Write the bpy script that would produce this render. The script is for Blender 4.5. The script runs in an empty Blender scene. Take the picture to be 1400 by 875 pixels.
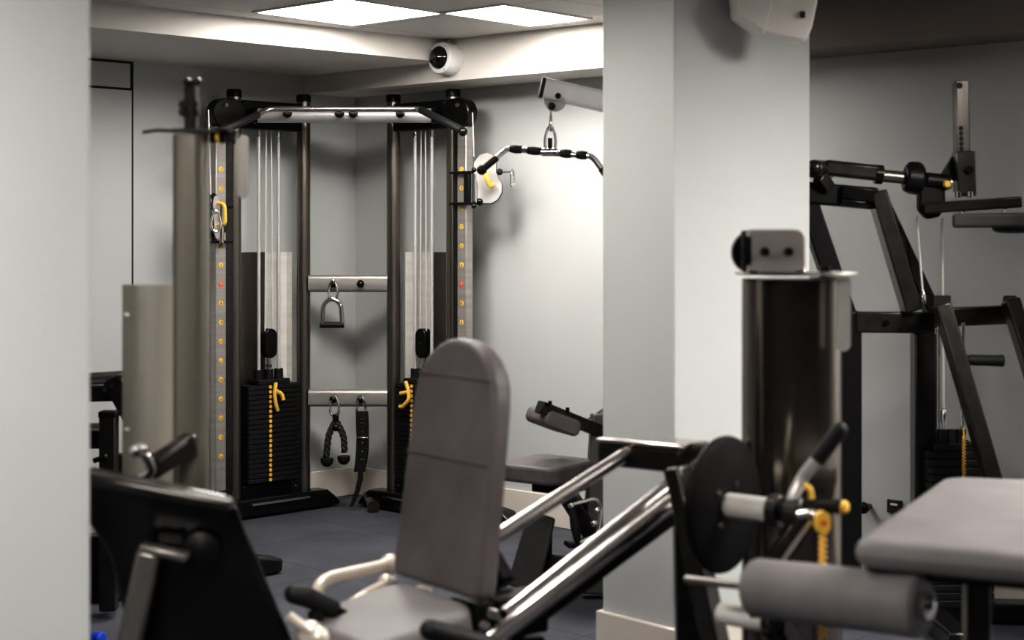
import bpy, bmesh, math, random
from mathutils import Vector, Matrix
random.seed(4)
PI = math.pi
scn = bpy.context.scene
COL = scn.collection

# ------------------------------------------------------------------ camera numbers
F = 2100.0          # focal length in pixels of the 1400 px wide frame
CAM_H = 1.45        # eye height (m)
HORIZ = 320.0       # pixel row of the horizon

def at(px, py, y):
    return Vector(((px - 700.0) * y / F, y, CAM_H - (py - HORIZ) * y / F))

def V(*a):
    return Vector(a)

# ------------------------------------------------------------------ materials
def new_mat(name):
    m = bpy.data.materials.new(name)
    m.use_nodes = True
    nt = m.node_tree
    return m, nt, nt.nodes['Principled BSDF']

def mat(name, col, rough=.5, metal=0.0, var=0.0, scale=8.0, bump=0.0, bscale=200.0, coat=0.0,
        stretch=None, spec=None, rvar=0.0):
    m, nt, b = new_mat(name)
    b.inputs['Base Color'].default_value = (*col, 1)
    b.inputs['Roughness'].default_value = rough
    b.inputs['Metallic'].default_value = metal
    if coat:
        b.inputs['Coat Weight'].default_value = coat
        b.inputs['Coat Roughness'].default_value = .12
    if spec is not None:
        b.inputs['Specular IOR Level'].default_value = spec
    tc = nt.nodes.new('ShaderNodeTexCoord')
    if var or rvar:
        n = nt.nodes.new('ShaderNodeTexNoise')
        n.inputs['Scale'].default_value = scale
        n.inputs['Detail'].default_value = 6
        mp = nt.nodes.new('ShaderNodeMapping')
        if stretch:
            mp.inputs['Scale'].default_value = stretch
        nt.links.new(tc.outputs['Object'], mp.inputs['Vector'])
        nt.links.new(mp.outputs['Vector'], n.inputs['Vector'])
        if var:
            r = nt.nodes.new('ShaderNodeValToRGB')
            r.color_ramp.elements[0].position = .3
            r.color_ramp.elements[1].position = .7
            r.color_ramp.elements[0].color = (*[c * (1 - var) for c in col], 1)
            r.color_ramp.elements[1].color = (*[min(1, c * (1 + var)) for c in col], 1)
            nt.links.new(n.outputs['Fac'], r.inputs['Fac'])
            nt.links.new(r.outputs['Color'], b.inputs['Base Color'])
        if rvar:
            mr = nt.nodes.new('ShaderNodeMapRange')
            mr.inputs['To Min'].default_value = max(.02, rough - rvar)
            mr.inputs['To Max'].default_value = rough + rvar
            nt.links.new(n.outputs['Fac'], mr.inputs['Value'])
            nt.links.new(mr.outputs['Result'], b.inputs['Roughness'])
    if bump:
        n2 = nt.nodes.new('ShaderNodeTexNoise')
        n2.inputs['Scale'].default_value = bscale
        bp = nt.nodes.new('ShaderNodeBump')
        bp.inputs['Strength'].default_value = bump
        bp.inputs['Distance'].default_value = .002
        nt.links.new(tc.outputs['Object'], n2.inputs['Vector'])
        nt.links.new(n2.outputs['Fac'], bp.inputs['Height'])
        nt.links.new(bp.outputs['Normal'], b.inputs['Normal'])
    return m

def grid_mat(name, col, line, size, width, rough, angle, speck=0.0, bump=0.0):
    m, nt, b = new_mat(name)
    b.inputs['Roughness'].default_value = rough
    tc = nt.nodes.new('ShaderNodeTexCoord')
    mp = nt.nodes.new('ShaderNodeMapping')
    mp.inputs['Rotation'].default_value = (0, 0, angle)
    mp.inputs['Location'].default_value = (.13, .22, 0)
    nt.links.new(tc.outputs['Object'], mp.inputs['Vector'])
    br = nt.nodes.new('ShaderNodeTexBrick')
    br.offset = 0
    br.inputs['Scale'].default_value = 1
    br.inputs['Brick Width'].default_value = size
    br.inputs['Row Height'].default_value = size
    br.inputs['Mortar Size'].default_value = width
    br.inputs['Mortar Smooth'].default_value = .1
    br.inputs['Color1'].default_value = (*col, 1)
    br.inputs['Color2'].default_value = (*[c * .93 for c in col], 1)
    br.inputs['Mortar'].default_value = (*line, 1)
    nt.links.new(mp.outputs['Vector'], br.inputs['Vector'])
    out = br.outputs['Color']
    if speck:
        n = nt.nodes.new('ShaderNodeTexNoise')
        n.inputs['Scale'].default_value = 260
        n.inputs['Detail'].default_value = 4
        nt.links.new(tc.outputs['Object'], n.inputs['Vector'])
        n3 = nt.nodes.new('ShaderNodeTexNoise')
        n3.inputs['Scale'].default_value = 3
        n3.inputs['Detail'].default_value = 5
        nt.links.new(tc.outputs['Object'], n3.inputs['Vector'])
        ad = nt.nodes.new('ShaderNodeMath'); ad.operation = 'ADD'
        nt.links.new(n.outputs['Fac'], ad.inputs[0]); nt.links.new(n3.outputs['Fac'], ad.inputs[1])
        mr = nt.nodes.new('ShaderNodeMapRange')
        mr.inputs['From Min'].default_value = .7; mr.inputs['From Max'].default_value = 1.3
        mr.inputs['To Min'].default_value = 1 - speck; mr.inputs['To Max'].default_value = 1 + speck
        nt.links.new(ad.outputs['Value'], mr.inputs['Value'])
        mx = nt.nodes.new('ShaderNodeVectorMath'); mx.operation = 'SCALE'
        nt.links.new(out, mx.inputs[0]); nt.links.new(mr.outputs['Result'], mx.inputs['Scale'])
        out = mx.outputs['Vector']
        bp = nt.nodes.new('ShaderNodeBump')
        bp.inputs['Strength'].default_value = .3
        bp.inputs['Distance'].default_value = .002
        nt.links.new(n.outputs['Fac'], bp.inputs['Height'])
        nt.links.new(bp.outputs['Normal'], b.inputs['Normal'])
    nt.links.new(out, b.inputs['Base Color'])
    return m

def emis(name, col, s):
    m, nt, b = new_mat(name)
    b.inputs['Base Color'].default_value = (*col, 1)
    b.inputs['Emission Color'].default_value = (*col, 1)
    b.inputs['Emission Strength'].default_value = s
    return m

M = {}
M['wall'] = mat('wall_paint', (.585, .592, .583), .6, var=.015, scale=2, bump=.04, bscale=300)
M['dark'] = mat('low_bounce_charcoal', (.10, .10, .105), .7, var=.02)  # unseen near walls given a dark tone to cut bounced light
M['pillar'] = mat('pillar_paint', (.60, .612, .602), .6, var=.015, scale=2, bump=.04, bscale=300)
M['white'] = mat('ceiling_white', (.74, .705, .665), .6, var=.015, scale=3)
M['soffit'] = mat('soffit_paint', (.70, .665, .625), .6, var=.015, scale=3)
M['beam_shade'] = mat('beam_shade_taupe', (.23, .20, .18), .65, var=.03, scale=3)  # shade on the right stretch of the beam, put into its colour
M['cream'] = mat('baseboard_cream', (.80, .735, .665), .45, var=.02, scale=4)
M['ceil'] = grid_mat('ceiling_tiles', (.72, .70, .67), (.5, .48, .45), .6, .006, .7, math.radians(45))
M['floor'] = grid_mat('rubber_floor', (.088, .092, .110), (.042, .045, .055), .72, .004, .75, math.radians(45), speck=.35)
M['gap'] = mat('shadow_gap', (.03, .03, .03), .8)
M['black'] = mat('black_powder', (.010, .0095, .010), .45, var=.15, scale=20, rvar=.06, spec=.3)
M['matte'] = mat('matte_black', (.007, .007, .007), .5, var=.15, scale=20, spec=.18)
M['gloss'] = mat('black_gloss', (.009, .009, .009), .22, var=.1, scale=12)
M['rubber'] = mat('black_rubber', (.014, .013, .014), .6, var=.2, scale=30, bump=.15)
M['shine'] = mat('dark_bronze_gloss', (.23, .205, .18), .17, .9, coat=.3)
M['bronze'] = mat('dark_bronze_tube', (.25, .225, .20), .30, .9, var=.06, scale=30, stretch=(1, 1, .06), coat=.2)
M['gun'] = mat('gunmetal_frame', (.060, .055, .052), .33, .75, var=.15, scale=25, rvar=.06, coat=.25)
M['brushed'] = mat('brushed_steel', (.47, .445, .42), .36, .6, var=.12, scale=40, stretch=(.08, .08, 1), rvar=.08)
M['sheet'] = mat('grey_shroud_sheet', (.40, .385, .36), .38, .55, var=.1, scale=30, stretch=(1, 1, .05), rvar=.06)
M['chrome'] = mat('chrome', (.80, .78, .77), .10, 1.0, rvar=.03, scale=30)
M['satin'] = mat('satin_chrome', (.66, .63, .61), .22, 1.0, var=.05, scale=30)
M['midsteel'] = mat('dark_brushed_steel', (.24, .225, .21), .34, .7, var=.08, scale=40, stretch=(1, 1, .1))
M['sheetL'] = mat('pale_metal_lit_flange', (.72, .69, .65), .45, .1, var=.07, scale=40, stretch=(.1, .1, 1))  # paints caught light on the shroud flange; plain colour on axle and tube
M['sheetD'] = mat('bronze_shroud_sheet', (.17, .155, .14), .34, .8, var=.08, scale=30, stretch=(1, 1, .05))
M['column'] = mat('grey_column_paint', (.105, .10, .097), .38, .3, var=.08, scale=20)
M['mastdark'] = mat('dark_mast_steel', (.15, .14, .13), .32, .8, var=.08, scale=40, stretch=(1, 1, .1))
M['paddark'] = mat('charcoal_vinyl', (.072, .067, .068), .5, var=.12, scale=8, bump=.2, bscale=420)
M['postgrey'] = mat('olive_bronze_post', (.25, .23, .195), .32, .5, var=.08, scale=20, stretch=(1, 1, .05))
M['tan'] = mat('olive_grey_sheet', (.56, .53, .47), .38, .25, var=.08, scale=20, stretch=(1, 1, .05))
M['cable'] = mat('steel_cable', (.78, .76, .73), .35, .2, var=.1, scale=200)
M['plate'] = mat('weight_plate_black', (.014, .014, .015), .48, var=.2, scale=40)
M['yellow'] = mat('yellow_plastic', (.86, .54, .11), .4, var=.06, scale=30)
M['red'] = mat('red_sticker', (.78, .12, .04), .45, var=.05, scale=30)
M['ink'] = mat('dark_ink', (.07, .045, .01), .6, var=.05)
M['inkw'] = mat('pale_ink', (.85, .8, .7), .6, var=.05)
M['pad'] = mat('grey_vinyl', (.138, .122, .124), .50, var=.28, scale=5, bump=.25, bscale=420, rvar=.06)
M['padside'] = mat('grey_vinyl_edge', (.15, .138, .137), .48, var=.1, scale=8, bump=.2, bscale=420)
M['seam'] = mat('dark_vinyl_seam', (.06, .054, .054), .55, var=.1)
M['foam'] = mat('grey_foam', (.215, .20, .20), .62, var=.1, scale=8, bump=.3, bscale=380)
M['padL'] = mat('light_grey_vinyl', (.195, .182, .184), .50, var=.12, scale=7, bump=.25, bscale=420)
M['silver'] = mat('silver_paint', (.72, .70, .69), .35, .35, var=.04, scale=20)
M['lightgrey'] = mat('light_grey_enamel', (.84, .82, .81), .35, .1, var=.03, scale=20)
M['bracket'] = mat('warm_grey_bracket', (.42, .39, .365), .45, .3, var=.05, scale=20)
M['pale'] = mat('pale_grey_plate', (.54, .52, .50), .42, .25, var=.05, scale=20)
M['camwhite'] = mat('white_plastic', (.80, .79, .77), .35, var=.02)
M['spk'] = mat('warm_white_plastic', (.74, .705, .67), .45, var=.02)
M['lens'] = mat('dark_dome', (.01, .01, .012), .06, spec=.8)
M['blue'] = mat('blue_plastic', (.02, .08, .65), .4, var=.1)
M['leather'] = mat('black_leather', (.014, .013, .013), .38, var=.2, scale=40, bump=.3, bscale=150)
M['rope'] = mat('black_rope', (.03, .03, .031), .75, var=.3, scale=60)
M['brass'] = mat('aged_brass', (.28, .23, .18), .35, .8, var=.2, scale=30)
M['creamtube'] = mat('cream_painted_tube', (.80, .715, .62), .28, .25, var=.04, scale=20, coat=.4)
M['socket'] = mat('socket_metal', (.12, .10, .09), .35, .7, var=.1)
for k_, s_ in (('lamp', 28.0), ('added_lamp_mid', 25.0), ('added_lamp_right', 62.0), ('added_lamp_near', 36.0)):  # plain lamp serves the visible panels, the rest serve added unseen ones
    M[k_] = emis('light_diffuser_' + k_, (1.0, .965, .92), s_)

# ------------------------------------------------------------------ mesh builder
def frame_from(d, up=V(0, 0, 1)):
    d = d.normalized()
    if abs(d.dot(up.normalized())) > .98:
        up = V(0, 1, 0) if abs(d.y) < .9 else V(1, 0, 0)
    a = d.cross(up).normalized()
    b = a.cross(d).normalized()
    return d, a, b

class S:
    def __init__(self):
        self.bm = bmesh.new()

    def box(self, c, size, ax=None):
        """ax: (ux, uy) plan vector of the local x axis"""
        c = Vector(c)
        if ax is None:
            X, Y = V(1, 0, 0), V(0, 1, 0)
        else:
            X = V(ax[0], ax[1], 0).normalized(); Y = V(-X.y, X.x, 0)
        Z = V(0, 0, 1)
        hx, hy, hz = size[0] / 2, size[1] / 2, size[2] / 2
        vs = [self.bm.verts.new(c + X * (sx * hx) + Y * (sy * hy) + Z * (sz * hz))
              for sx in (-1, 1) for sy in (-1, 1) for sz in (-1, 1)]
        for f in ((0, 1, 3, 2), (4, 6, 7, 5), (0, 4, 5, 1), (2, 3, 7, 6), (0, 2, 6, 4), (1, 5, 7, 3)):
            self.bm.faces.new([vs[i] for i in f])
        return self

    def bar(self, p0, p1, w, h, up=V(0, 0, 1), w1=None, h1=None):
        """rectangular bar; w across (horizontal), h along up"""
        p0, p1 = Vector(p0), Vector(p1)
        d, a, b = frame_from(p1 - p0, up)
        w1 = w if w1 is None else w1; h1 = h if h1 is None else h1
        r0 = [self.bm.verts.new(p0 + a * (sx * w / 2) + b * (sy * h / 2)) for sx, sy in ((-1, -1), (1, -1), (1, 1), (-1, 1))]
        r1 = [self.bm.verts.new(p1 + a * (sx * w1 / 2) + b * (sy * h1 / 2)) for sx, sy in ((-1, -1), (1, -1), (1, 1), (-1, 1))]
        for i in range(4):
            self.bm.faces.new((r0[i], r0[(i + 1) % 4], r1[(i + 1) % 4], r1[i]))
        self.bm.faces.new(r0[::-1]); self.bm.faces.new(r1)
        return self

    def tube(self, pts, r, n=12, closed=False):
        pts = [Vector(p) for p in pts]
        k = len(pts)
        rs = r if isinstance(r, (list, tuple)) else [r] * k
        rings = []
        prev = None
        for i, p in enumerate(pts):
            if closed:
                d = (pts[(i + 1) % k] - pts[i - 1])
            elif i == 0:
                d = pts[1] - pts[0]
            elif i == k - 1:
                d = pts[-1] - pts[-2]
            else:
                d = (pts[i + 1] - p).normalized() + (p - pts[i - 1]).normalized()
            d.normalize()
            if prev is None:
                _, a, b = frame_from(d)
            else:
                a = prev - d * prev.dot(d)
                a = a.normalized() if a.length > 1e-6 else frame_from(d)[1]
                b = a.cross(d).normalized()
            prev = a
            rings.append([self.bm.verts.new(p + (a * math.cos(t) + b * math.sin(t)) * rs[i])
                          for t in [2 * PI * j / n for j in range(n)]])
        m = k if closed else k - 1
        for i in range(m):
            A, B = rings[i], rings[(i + 1) % k]
            for j in range(n):
                self.bm.faces.new((A[j], A[(j + 1) % n], B[(j + 1) % n], B[j]))
        if not closed:
            self.bm.faces.new(rings[0][::-1]); self.bm.faces.new(rings[-1])
        return self

    def cyl(self, p0, p1, r, r1=None, n=24):
        return self.tube([p0, p1], [r, r if r1 is None else r1], n)

    def lathe(self, p0, axis, prof, n=32):
        """prof: list of (distance along axis, radius)"""
        axis = Vector(axis).normalized()
        return self.tube([Vector(p0) + axis * t for t, _ in prof], [max(r, .0004) for _, r in prof], n) if False else self._lathe(p0, axis, prof, n)

    def _lathe(self, p0, axis, prof, n):
        _, a, b = frame_from(axis)
        p0 = Vector(p0)
        rings = [[self.bm.verts.new(p0 + axis * t + (a * math.cos(q) + b * math.sin(q)) * max(r, .0003))
                  for q in [2 * PI * j / n for j in range(n)]] for t, r in prof]
        for A, B in zip(rings, rings[1:]):
            for j in range(n):
                self.bm.faces.new((A[j], A[(j + 1) % n], B[(j + 1) % n], B[j]))
        self.bm.faces.new(rings[0][::-1]); self.bm.faces.new(rings[-1])
        return self

    def ball(self, c, r, sc=(1, 1, 1), n=16):
        bmesh.ops.create_uvsphere(self.bm, u_segments=n, v_segments=max(8, n // 2), radius=r,
                                  matrix=Matrix.Translation(Vector(c)) @ Matrix.Diagonal((*sc, 1)))
        return self

    def prism(self, poly, o, ax, ay, depth, off=0.0):
        """polygon in the plane (ax, ay) through o, extruded depth along ax x ay, centred plus off"""
        ax, ay = Vector(ax).normalized(), Vector(ay).normalized()
        nz = ax.cross(ay).normalized(); o = Vector(o)
        A = [self.bm.verts.new(o + ax * x + ay * y + nz * (off - depth / 2)) for x, y in poly]
        B = [self.bm.verts.new(o + ax * x + ay * y + nz * (off + depth / 2)) for x, y in poly]
        k = len(poly)
        for i in range(k):
            self.bm.faces.new((A[i], A[(i + 1) % k], B[(i + 1) % k], B[i]))
        self.bm.faces.new(A[::-1]); self.bm.faces.new(B)
        return self

    def obj(self, name, material, parent=None, bevel=0.0, seg=2, label=None, angle=35):
        bm = self.bm
        bmesh.ops.recalc_face_normals(bm, faces=bm.faces[:])
        if parent is not None:
            o = V(0, 0, 0); p = parent
            while p is not None:
                o += p.location; p = p.parent
            bmesh.ops.translate(bm, vec=-o, verts=bm.verts[:])
        me = bpy.data.meshes.new(name)
        bm.to_mesh(me); bm.free()
        me.materials.append(M[material])
        for f in me.polygons:
            f.use_smooth = True
        me.set_sharp_from_angle(angle=math.radians(angle))
        ob = bpy.data.objects.new(name, me)
        COL.objects.link(ob)
        if parent is not None:
            ob.parent = parent
        if bevel:
            md = ob.modifiers.new('Bevel', 'BEVEL')
            md.width = bevel; md.segments = seg; md.limit_method = 'ANGLE'; md.angle_limit = math.radians(40)
        if label:
            ob['label'] = label
        return ob

def thing(name, loc, label, cat, group=None):
    o = bpy.data.objects.new(name, None)
    o.empty_display_size = .1
    COL.objects.link(o)
    o.location = loc
    o['label'] = label; o['category'] = cat
    if group:
        o['group'] = group
    return o

def tag(o, label, cat, group=None):
    o['label'] = label; o['category'] = cat
    if group:
        o['group'] = group
    return o

def struct(o):
    o['kind'] = 'structure'
    return o

def dup(o, name=None, parent=None, d=V(0, 0, 0)):
    c = o.copy(); COL.objects.link(c)
    c.parent = parent
    c.location = o.location + d
    return c

def rrect(w, h, r, n=5):
    pts = []
    for cx, cy, a0 in ((w / 2 - r, h / 2 - r, 0), (-w / 2 + r, h / 2 - r, PI / 2), (-w / 2 + r, -h / 2 + r, PI), (w / 2 - r, -h / 2 + r, 1.5 * PI)):
        for i in range(n + 1):
            a = a0 + PI / 2 * i / n
            pts.append((cx + r * math.cos(a), cy + r * math.sin(a)))
    return pts

def stadium(x0, x1, r, n=10):
    pts = [(x1 + r * math.cos(a), r * math.sin(a)) for a in [-PI / 2 + PI * i / n for i in range(n + 1)]]
    pts += [(x0 + r * math.cos(a), r * math.sin(a)) for a in [PI / 2 + PI * i / n for i in range(n + 1)]]
    return pts

def smooth_path(pts, r=.03, n=5):
    """round the corners of a polyline"""
    pts = [Vector(p) for p in pts]
    out = [pts[0]]
    for a, b, c in zip(pts, pts[1:], pts[2:]):
        u, v = (a - b), (c - b)
        q = min(r, u.length * .45, v.length * .45)
        p0, p1 = b + u.normalized() * q, b + v.normalized() * q
        for i in range(n + 1):
            t = i / n
            out.append(p0 * (1 - t) ** 2 + b * (2 * t * (1 - t)) + p1 * t * t)
    out.append(pts[-1])
    return out

# ------------------------------------------------------------------ the room
CN = V(-.874, 8.58, 0)                       # far corner
DL = V(-.723, -.691, 0).normalized()         # along the left wall, towards the camera
DR = V(.750, -.661, 0).normalized()          # along the right wall
NL = V(.691, -.723, 0).normalized()          # into the room from the left wall
NR = V(-.661, -.750, 0).normalized()
CEIL = 2.415
def on_wall(D, px):
    k = (px - 700) / F
    t = (k * CN.y - CN.x) / (D.x - k * D.y)
    return CN + D * t

LEND = CN + DL * 8.2
REND = CN + DR * 9.0
outline = [CN, LEND, V(LEND.x + .6, -2.6, 0), V(REND.x - .2, -2.6, 0), REND]

def slab(name, z0, z1, m):
    s = S(); s.prism([(p.x, p.y) for p in outline], V(0, 0, (z0 + z1) / 2), V(1, 0, 0), V(0, 1, 0), z1 - z0)
    return struct(s.obj(name, m))
slab('floor', -.08, 0, 'floor')
slab('ceiling', CEIL, CEIL + .08, 'ceil')

def wall(name, a, b, m='wall'):
    d = (b - a).normalized(); out = V(d.y, -d.x, 0)
    mid = (a + b) / 2
    ctr = V(0, 3, 0)
    if (mid + out - ctr).length < (mid - out - ctr).length:
        out = -out
    s = S(); s.box(mid + out * .06 + V(0, 0, 1.22), ((b - a).length + .2, .12, 2.44), (d.x, d.y))
    return struct(s.obj(name, m))
wall('wall_left', CN, LEND)
wall('wall_right', CN, REND)
wall('wall_near_left', outline[1], outline[2], 'dark')
wall('wall_back', outline[2], outline[3], 'dark')
wall('wall_near_right', outline[3], outline[4], 'dark')

def baseboard(name, a, b, n, h=.155, t=.018):
    d = (b - a).normalized()
    s = S(); s.box((a + b) / 2 + n * (t / 2) + V(0, 0, h / 2), ((b - a).length, t, h), (d.x, d.y))
    return struct(s.obj(name, 'cream', bevel=.004))

# ceiling downstands: lower beam along the right wall, shallower soffit along the left wall
BL = V(-1.131, 8.334, 0)
BD = V(1.5546, -1.334, 0).normalized()
BS, WS = BL + BD * 2.9, CN + DR * 2.9
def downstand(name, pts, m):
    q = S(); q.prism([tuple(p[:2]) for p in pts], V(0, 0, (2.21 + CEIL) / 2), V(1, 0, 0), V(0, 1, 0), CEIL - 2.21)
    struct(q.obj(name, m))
downstand('ceiling_beam_right', [BL, CN, WS, BS], 'soffit')
downstand('ceiling_beam_shaded_end', [BS, WS, REND, BL + BD * 9.2], 'beam_shade')  # same beam, coloured darker to stand in for shade
SA = V(-1.74, 6.34, 0); SB = V(-.397, 7.58, 0); SD = (SB - SA).normalized()
SE = SB + SD * .11
q = S(); q.prism([tuple((SA - SD * 5.5)[:2]), tuple(SE[:2]), tuple(BL[:2]), tuple((CN + DL * 7.4)[:2])], V(0, 0, (2.305 + CEIL) / 2), V(1, 0, 0), V(0, 1, 0), CEIL - 2.305)
struct(q.obj('ceiling_soffit_left', 'soffit'))

# flush door in the left wall: leaf, overpanel, dark gaps
p180 = on_wall(DL, 180)
dW = .86
dr = S(); dc = p180 + DL * (dW / 2)
dr.box(dc + NL * .004 + V(0, 0, 1.09), (dW - .012, .012, 2.14), (DL.x, DL.y))
door = struct(dr.obj('door_1', 'wall'))
g = S()
g.box(p180 + NL * .003 + V(0, 0, 1.15), (.012, .008, 2.30), (DL.x, DL.y))
g.box(p180 + DL * dW + NL * .003 + V(0, 0, 1.15), (.012, .008, 2.30), (DL.x, DL.y))
g.box(dc + NL * .003 + V(0, 0, 2.166), (dW, .008, .012), (DL.x, DL.y))
g.box(dc + NL * .003 + V(0, 0, 2.298), (dW, .008, .010), (DL.x, DL.y))
struct(g.obj('trim_1', 'gap'))
baseboard('baseboard_left', CN, p180 - DL * .01, NL)
baseboard('baseboard_left_2', p180 + DL * (dW + .01), LEND, NL)
baseboard('baseboard_right', CN, REND, NR)

def pillar(name, near, d1, l1, d2, l2, m='pillar', board=None):
    pts = [near, near + d1 * l1, near + d1 * l1 + d2 * l2, near + d2 * l2]
    s = S(); s.prism([(p.x, p.y) for p in pts], V(0, 0, CEIL / 2), V(1, 0, 0), V(0, 1, 0), CEIL - .002)
    struct(s.obj(name, m, bevel=.006))
    if board:
        c = sum(pts, V(0, 0, 0)) / 4
        s = S(); h = .155
        ex = [p + (d1 * (1 if (p - c).dot(d1) > 0 else -1) + d2 * (1 if (p - c).dot(d2) > 0 else -1)) * .016 for p in pts]
        s.prism([(p.x, p.y) for p in ex], V(0, 0, h / 2), V(1, 0, 0), V(0, 1, 0), h - .002)
        struct(s.obj(board, 'cream', bevel=.004))
PN = V(.534, 5.05, 0)
PD1 = V(-.68, .733, 0).normalized(); PD2 = V(.733, .68, 0).normalized()
pillar('wall_pillar_middle', PN, PD1, .328, PD2, .742, board='baseboard_pillar')
LC = V(-.932, 3.40, 0)
pillar('wall_pillar_left', LC, V(-.80, -.60, 0), .9, V(-.60, .80, 0), .5, board='baseboard_pillar_left')

pillar('added_shade_pillar', V(2.12, 4.78, 0), V(-.66, .75, 0).normalized(), .30, V(.75, .66, 0).normalized(), .5, board='baseboard_added_pillar')  # added pillar outside the view, shades the right wall from the right-hand panels

# ------------------------------------------------------------------ ceiling lights
def ceiling_light(c, ux, w, l, label, lamp='lamp', skirt=.008):
    ux = V(ux[0], ux[1], 0).normalized(); uy = V(-ux.y, ux.x, 0)
    t = thing('ceiling_light', V(c[0], c[1], CEIL), label, 'ceiling light', 'recessed ceiling light panels')
    f = S(); z = CEIL - skirt / 2; b = .018
    for sgn in (-1, 1):
        f.box(V(c[0], c[1], z) + uy * (sgn * (l / 2 + b / 2)), (w + 2 * b, b, skirt), ux[:2])
        f.box(V(c[0], c[1], z) + ux * (sgn * (w / 2 + b / 2)), (b, l, skirt), ux[:2])
    f.obj('frame', 'white', t)
    d = S(); d.box(V(c[0], c[1], CEIL - .003), (w, l, .005), ux[:2]); d.obj('diffuser', lamp, t)
    return t
e1 = V(.359, .40, 0).normalized()
ceiling_light((-.716 - .0 + .008, 6.662 - .0), e1[:2], .55, .56, 'square bright ceiling light panel nearest the left soffit')
ceiling_light((.024, 6.76), e1[:2], .55, .34, 'narrower bright ceiling light panel beside the middle pillar')
for (x, y, lp, lab) in (  # panels added out of view for their light; deep skirts cut low angles
        (-.55, 4.6, 'added_lamp_mid', 'added unseen ceiling light panel above the seat with tall backrest'),
        (-1.0, 2.0, 'added_lamp_near', 'added unseen ceiling light panel in front of the left pillar'),
        (2.25, 4.25, 'added_lamp_right', 'added unseen ceiling light panel in front of the chest press machine'),
        (2.75, 3.4, 'added_lamp_right', 'added unseen ceiling light panel at the right end of the room'),
        (-.6, .6, 'added_lamp_near', 'added unseen ceiling light panel above the camera position')):
    ceiling_light((x, y), e1[:2], .56, .56, lab, lp, .05)

# ------------------------------------------------------------------ security camera and speaker
c = at(618, 81, 7.62)
nB = V(-BD.y, BD.x, 0); nB = -nB if nB.y > 0 else nB          # face normal of the beam, into the room
tb = (c - BL).dot(nB)
cb = V(c.x, c.y, 0) - nB * tb + V(0, 0, c.z)
t = thing('security_camera', cb, 'white round dome security camera mounted on the ceiling beam face', 'camera')
S().lathe(cb + nB * .001, nB, [(0, .078), (.012, .080), (.07, .080), (.088, .076), (.094, .066), (.094, .054)]).obj('housing', 'camwhite', t)
dn = (nB + V(-.25, -.1, -.05)).normalized()
S().lathe(cb + nB * .088, nB, [(0, .058), (.012, .056), (.026, .047), (.036, .034), (.043, .018), (.046, .001)]).obj('dome', 'lens', t)
S().tube(smooth_path([cb + nB * .02 + V(0, 0, .07), cb + nB * .02 + V(0, 0, .10), cb + nB * .012 + V(0, 0, .125)], .01), .005, 8).obj('cable', 'camwhite', t)
for a in (.6, 2.2, 4.2):
    _, aa, bb = frame_from(nB)
    e_ = (aa * math.cos(a) + bb * math.sin(a)) * .068
    s = S(); s.cyl(cb + nB * .09 + e_, cb + nB * .095 + e_, .003, n=8); s.obj('screw', 'gap', t)

pf = V(PD2.y, -PD2.x, 0)                       # outward normal of the lighter pillar face
sp = PN + PD2 * .33
sp = V(sp.x, sp.y, 2.245)
t = thing('wall_speaker', sp, 'angled warm white loudspeaker mounted high on the middle pillar', 'speaker')
s = S(); s.box(sp + pf * .02, (.07, .04, .13), PD2[:2]); s.cyl(sp + pf * .02, sp + pf * .11, .014); s.obj('bracket', 'gap', t, bevel=.004)
sx = V(.95, .10, -.27).normalized(); sz = V(.27, -.02, .95); sz = (sz - sx * sz.dot(sx)).normalized(); sy = sz.cross(sx)
Ys = 5.06
opx = [(1006, -34), (1009, 21), (1043, 45), (1105, 56), (1113, 36), (1120, 4), (1123, -34)]
so = at(1065, 10, Ys)
sx = V(1, .12, 0).normalized(); sz = V(0, 0, 1); sy = V(-sx.y, sx.x, 0)
poly = [((at(x, y, Ys) - so).x, (at(x, y, Ys) - so).z) for x, y in opx]
s = S(); s.prism(poly, so + sy * .06, sx, sz, .12); body = s.obj('cabinet', 'spk', t, bevel=.010, seg=3)
s = S(); s.prism(rrect(.016, .022, .002, 2), at(1097, 20, Ys) - sy * .002, sx, sz, .006); s.obj('badge', 'gap', body)
e_ = at(1043, 45, Ys); g_ = at(1064, -34, Ys)
s = S(); s.tube([e_, g_], .006, 8); s.obj('seam', 'camwhite', body)

# ------------------------------------------------------------------ small shared pieces
def carabiner_mesh(s, top, L=.09, W=.042, ax=V(1, 0, 0), r=.0055, down=V(0, 0, -1)):
    pts = []
    for i in range(24):
        a = 2 * PI * i / 24
        y = -L / 2 + math.cos(a) * L / 2
        w = W / 2 * math.sin(a) * (.68 + .32 * (-y / L) * 2 if True else 1)
        pts.append(Vector(top) + ax * w + down * (-y))
    s.tube(pts, r, 8, closed=True)
    return s

def coil(s, top, L, R=.012, r=.0045, turns=22, n=8):
    pts = []
    N = turns * 10
    for i in range(N + 1):
        a = 2 * PI * turns * i / N
        pts.append(Vector(top) + V(R * math.cos(a), R * math.sin(a), -L * i / N))
    s.tube(pts, r, n)
    return s

def bolt(s, p, n, r=.009, h=.007):
    n = Vector(n).normalized()
    s.cyl(Vector(p) - n * .002, Vector(p) + n * h, r, r * .8, 10)

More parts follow.
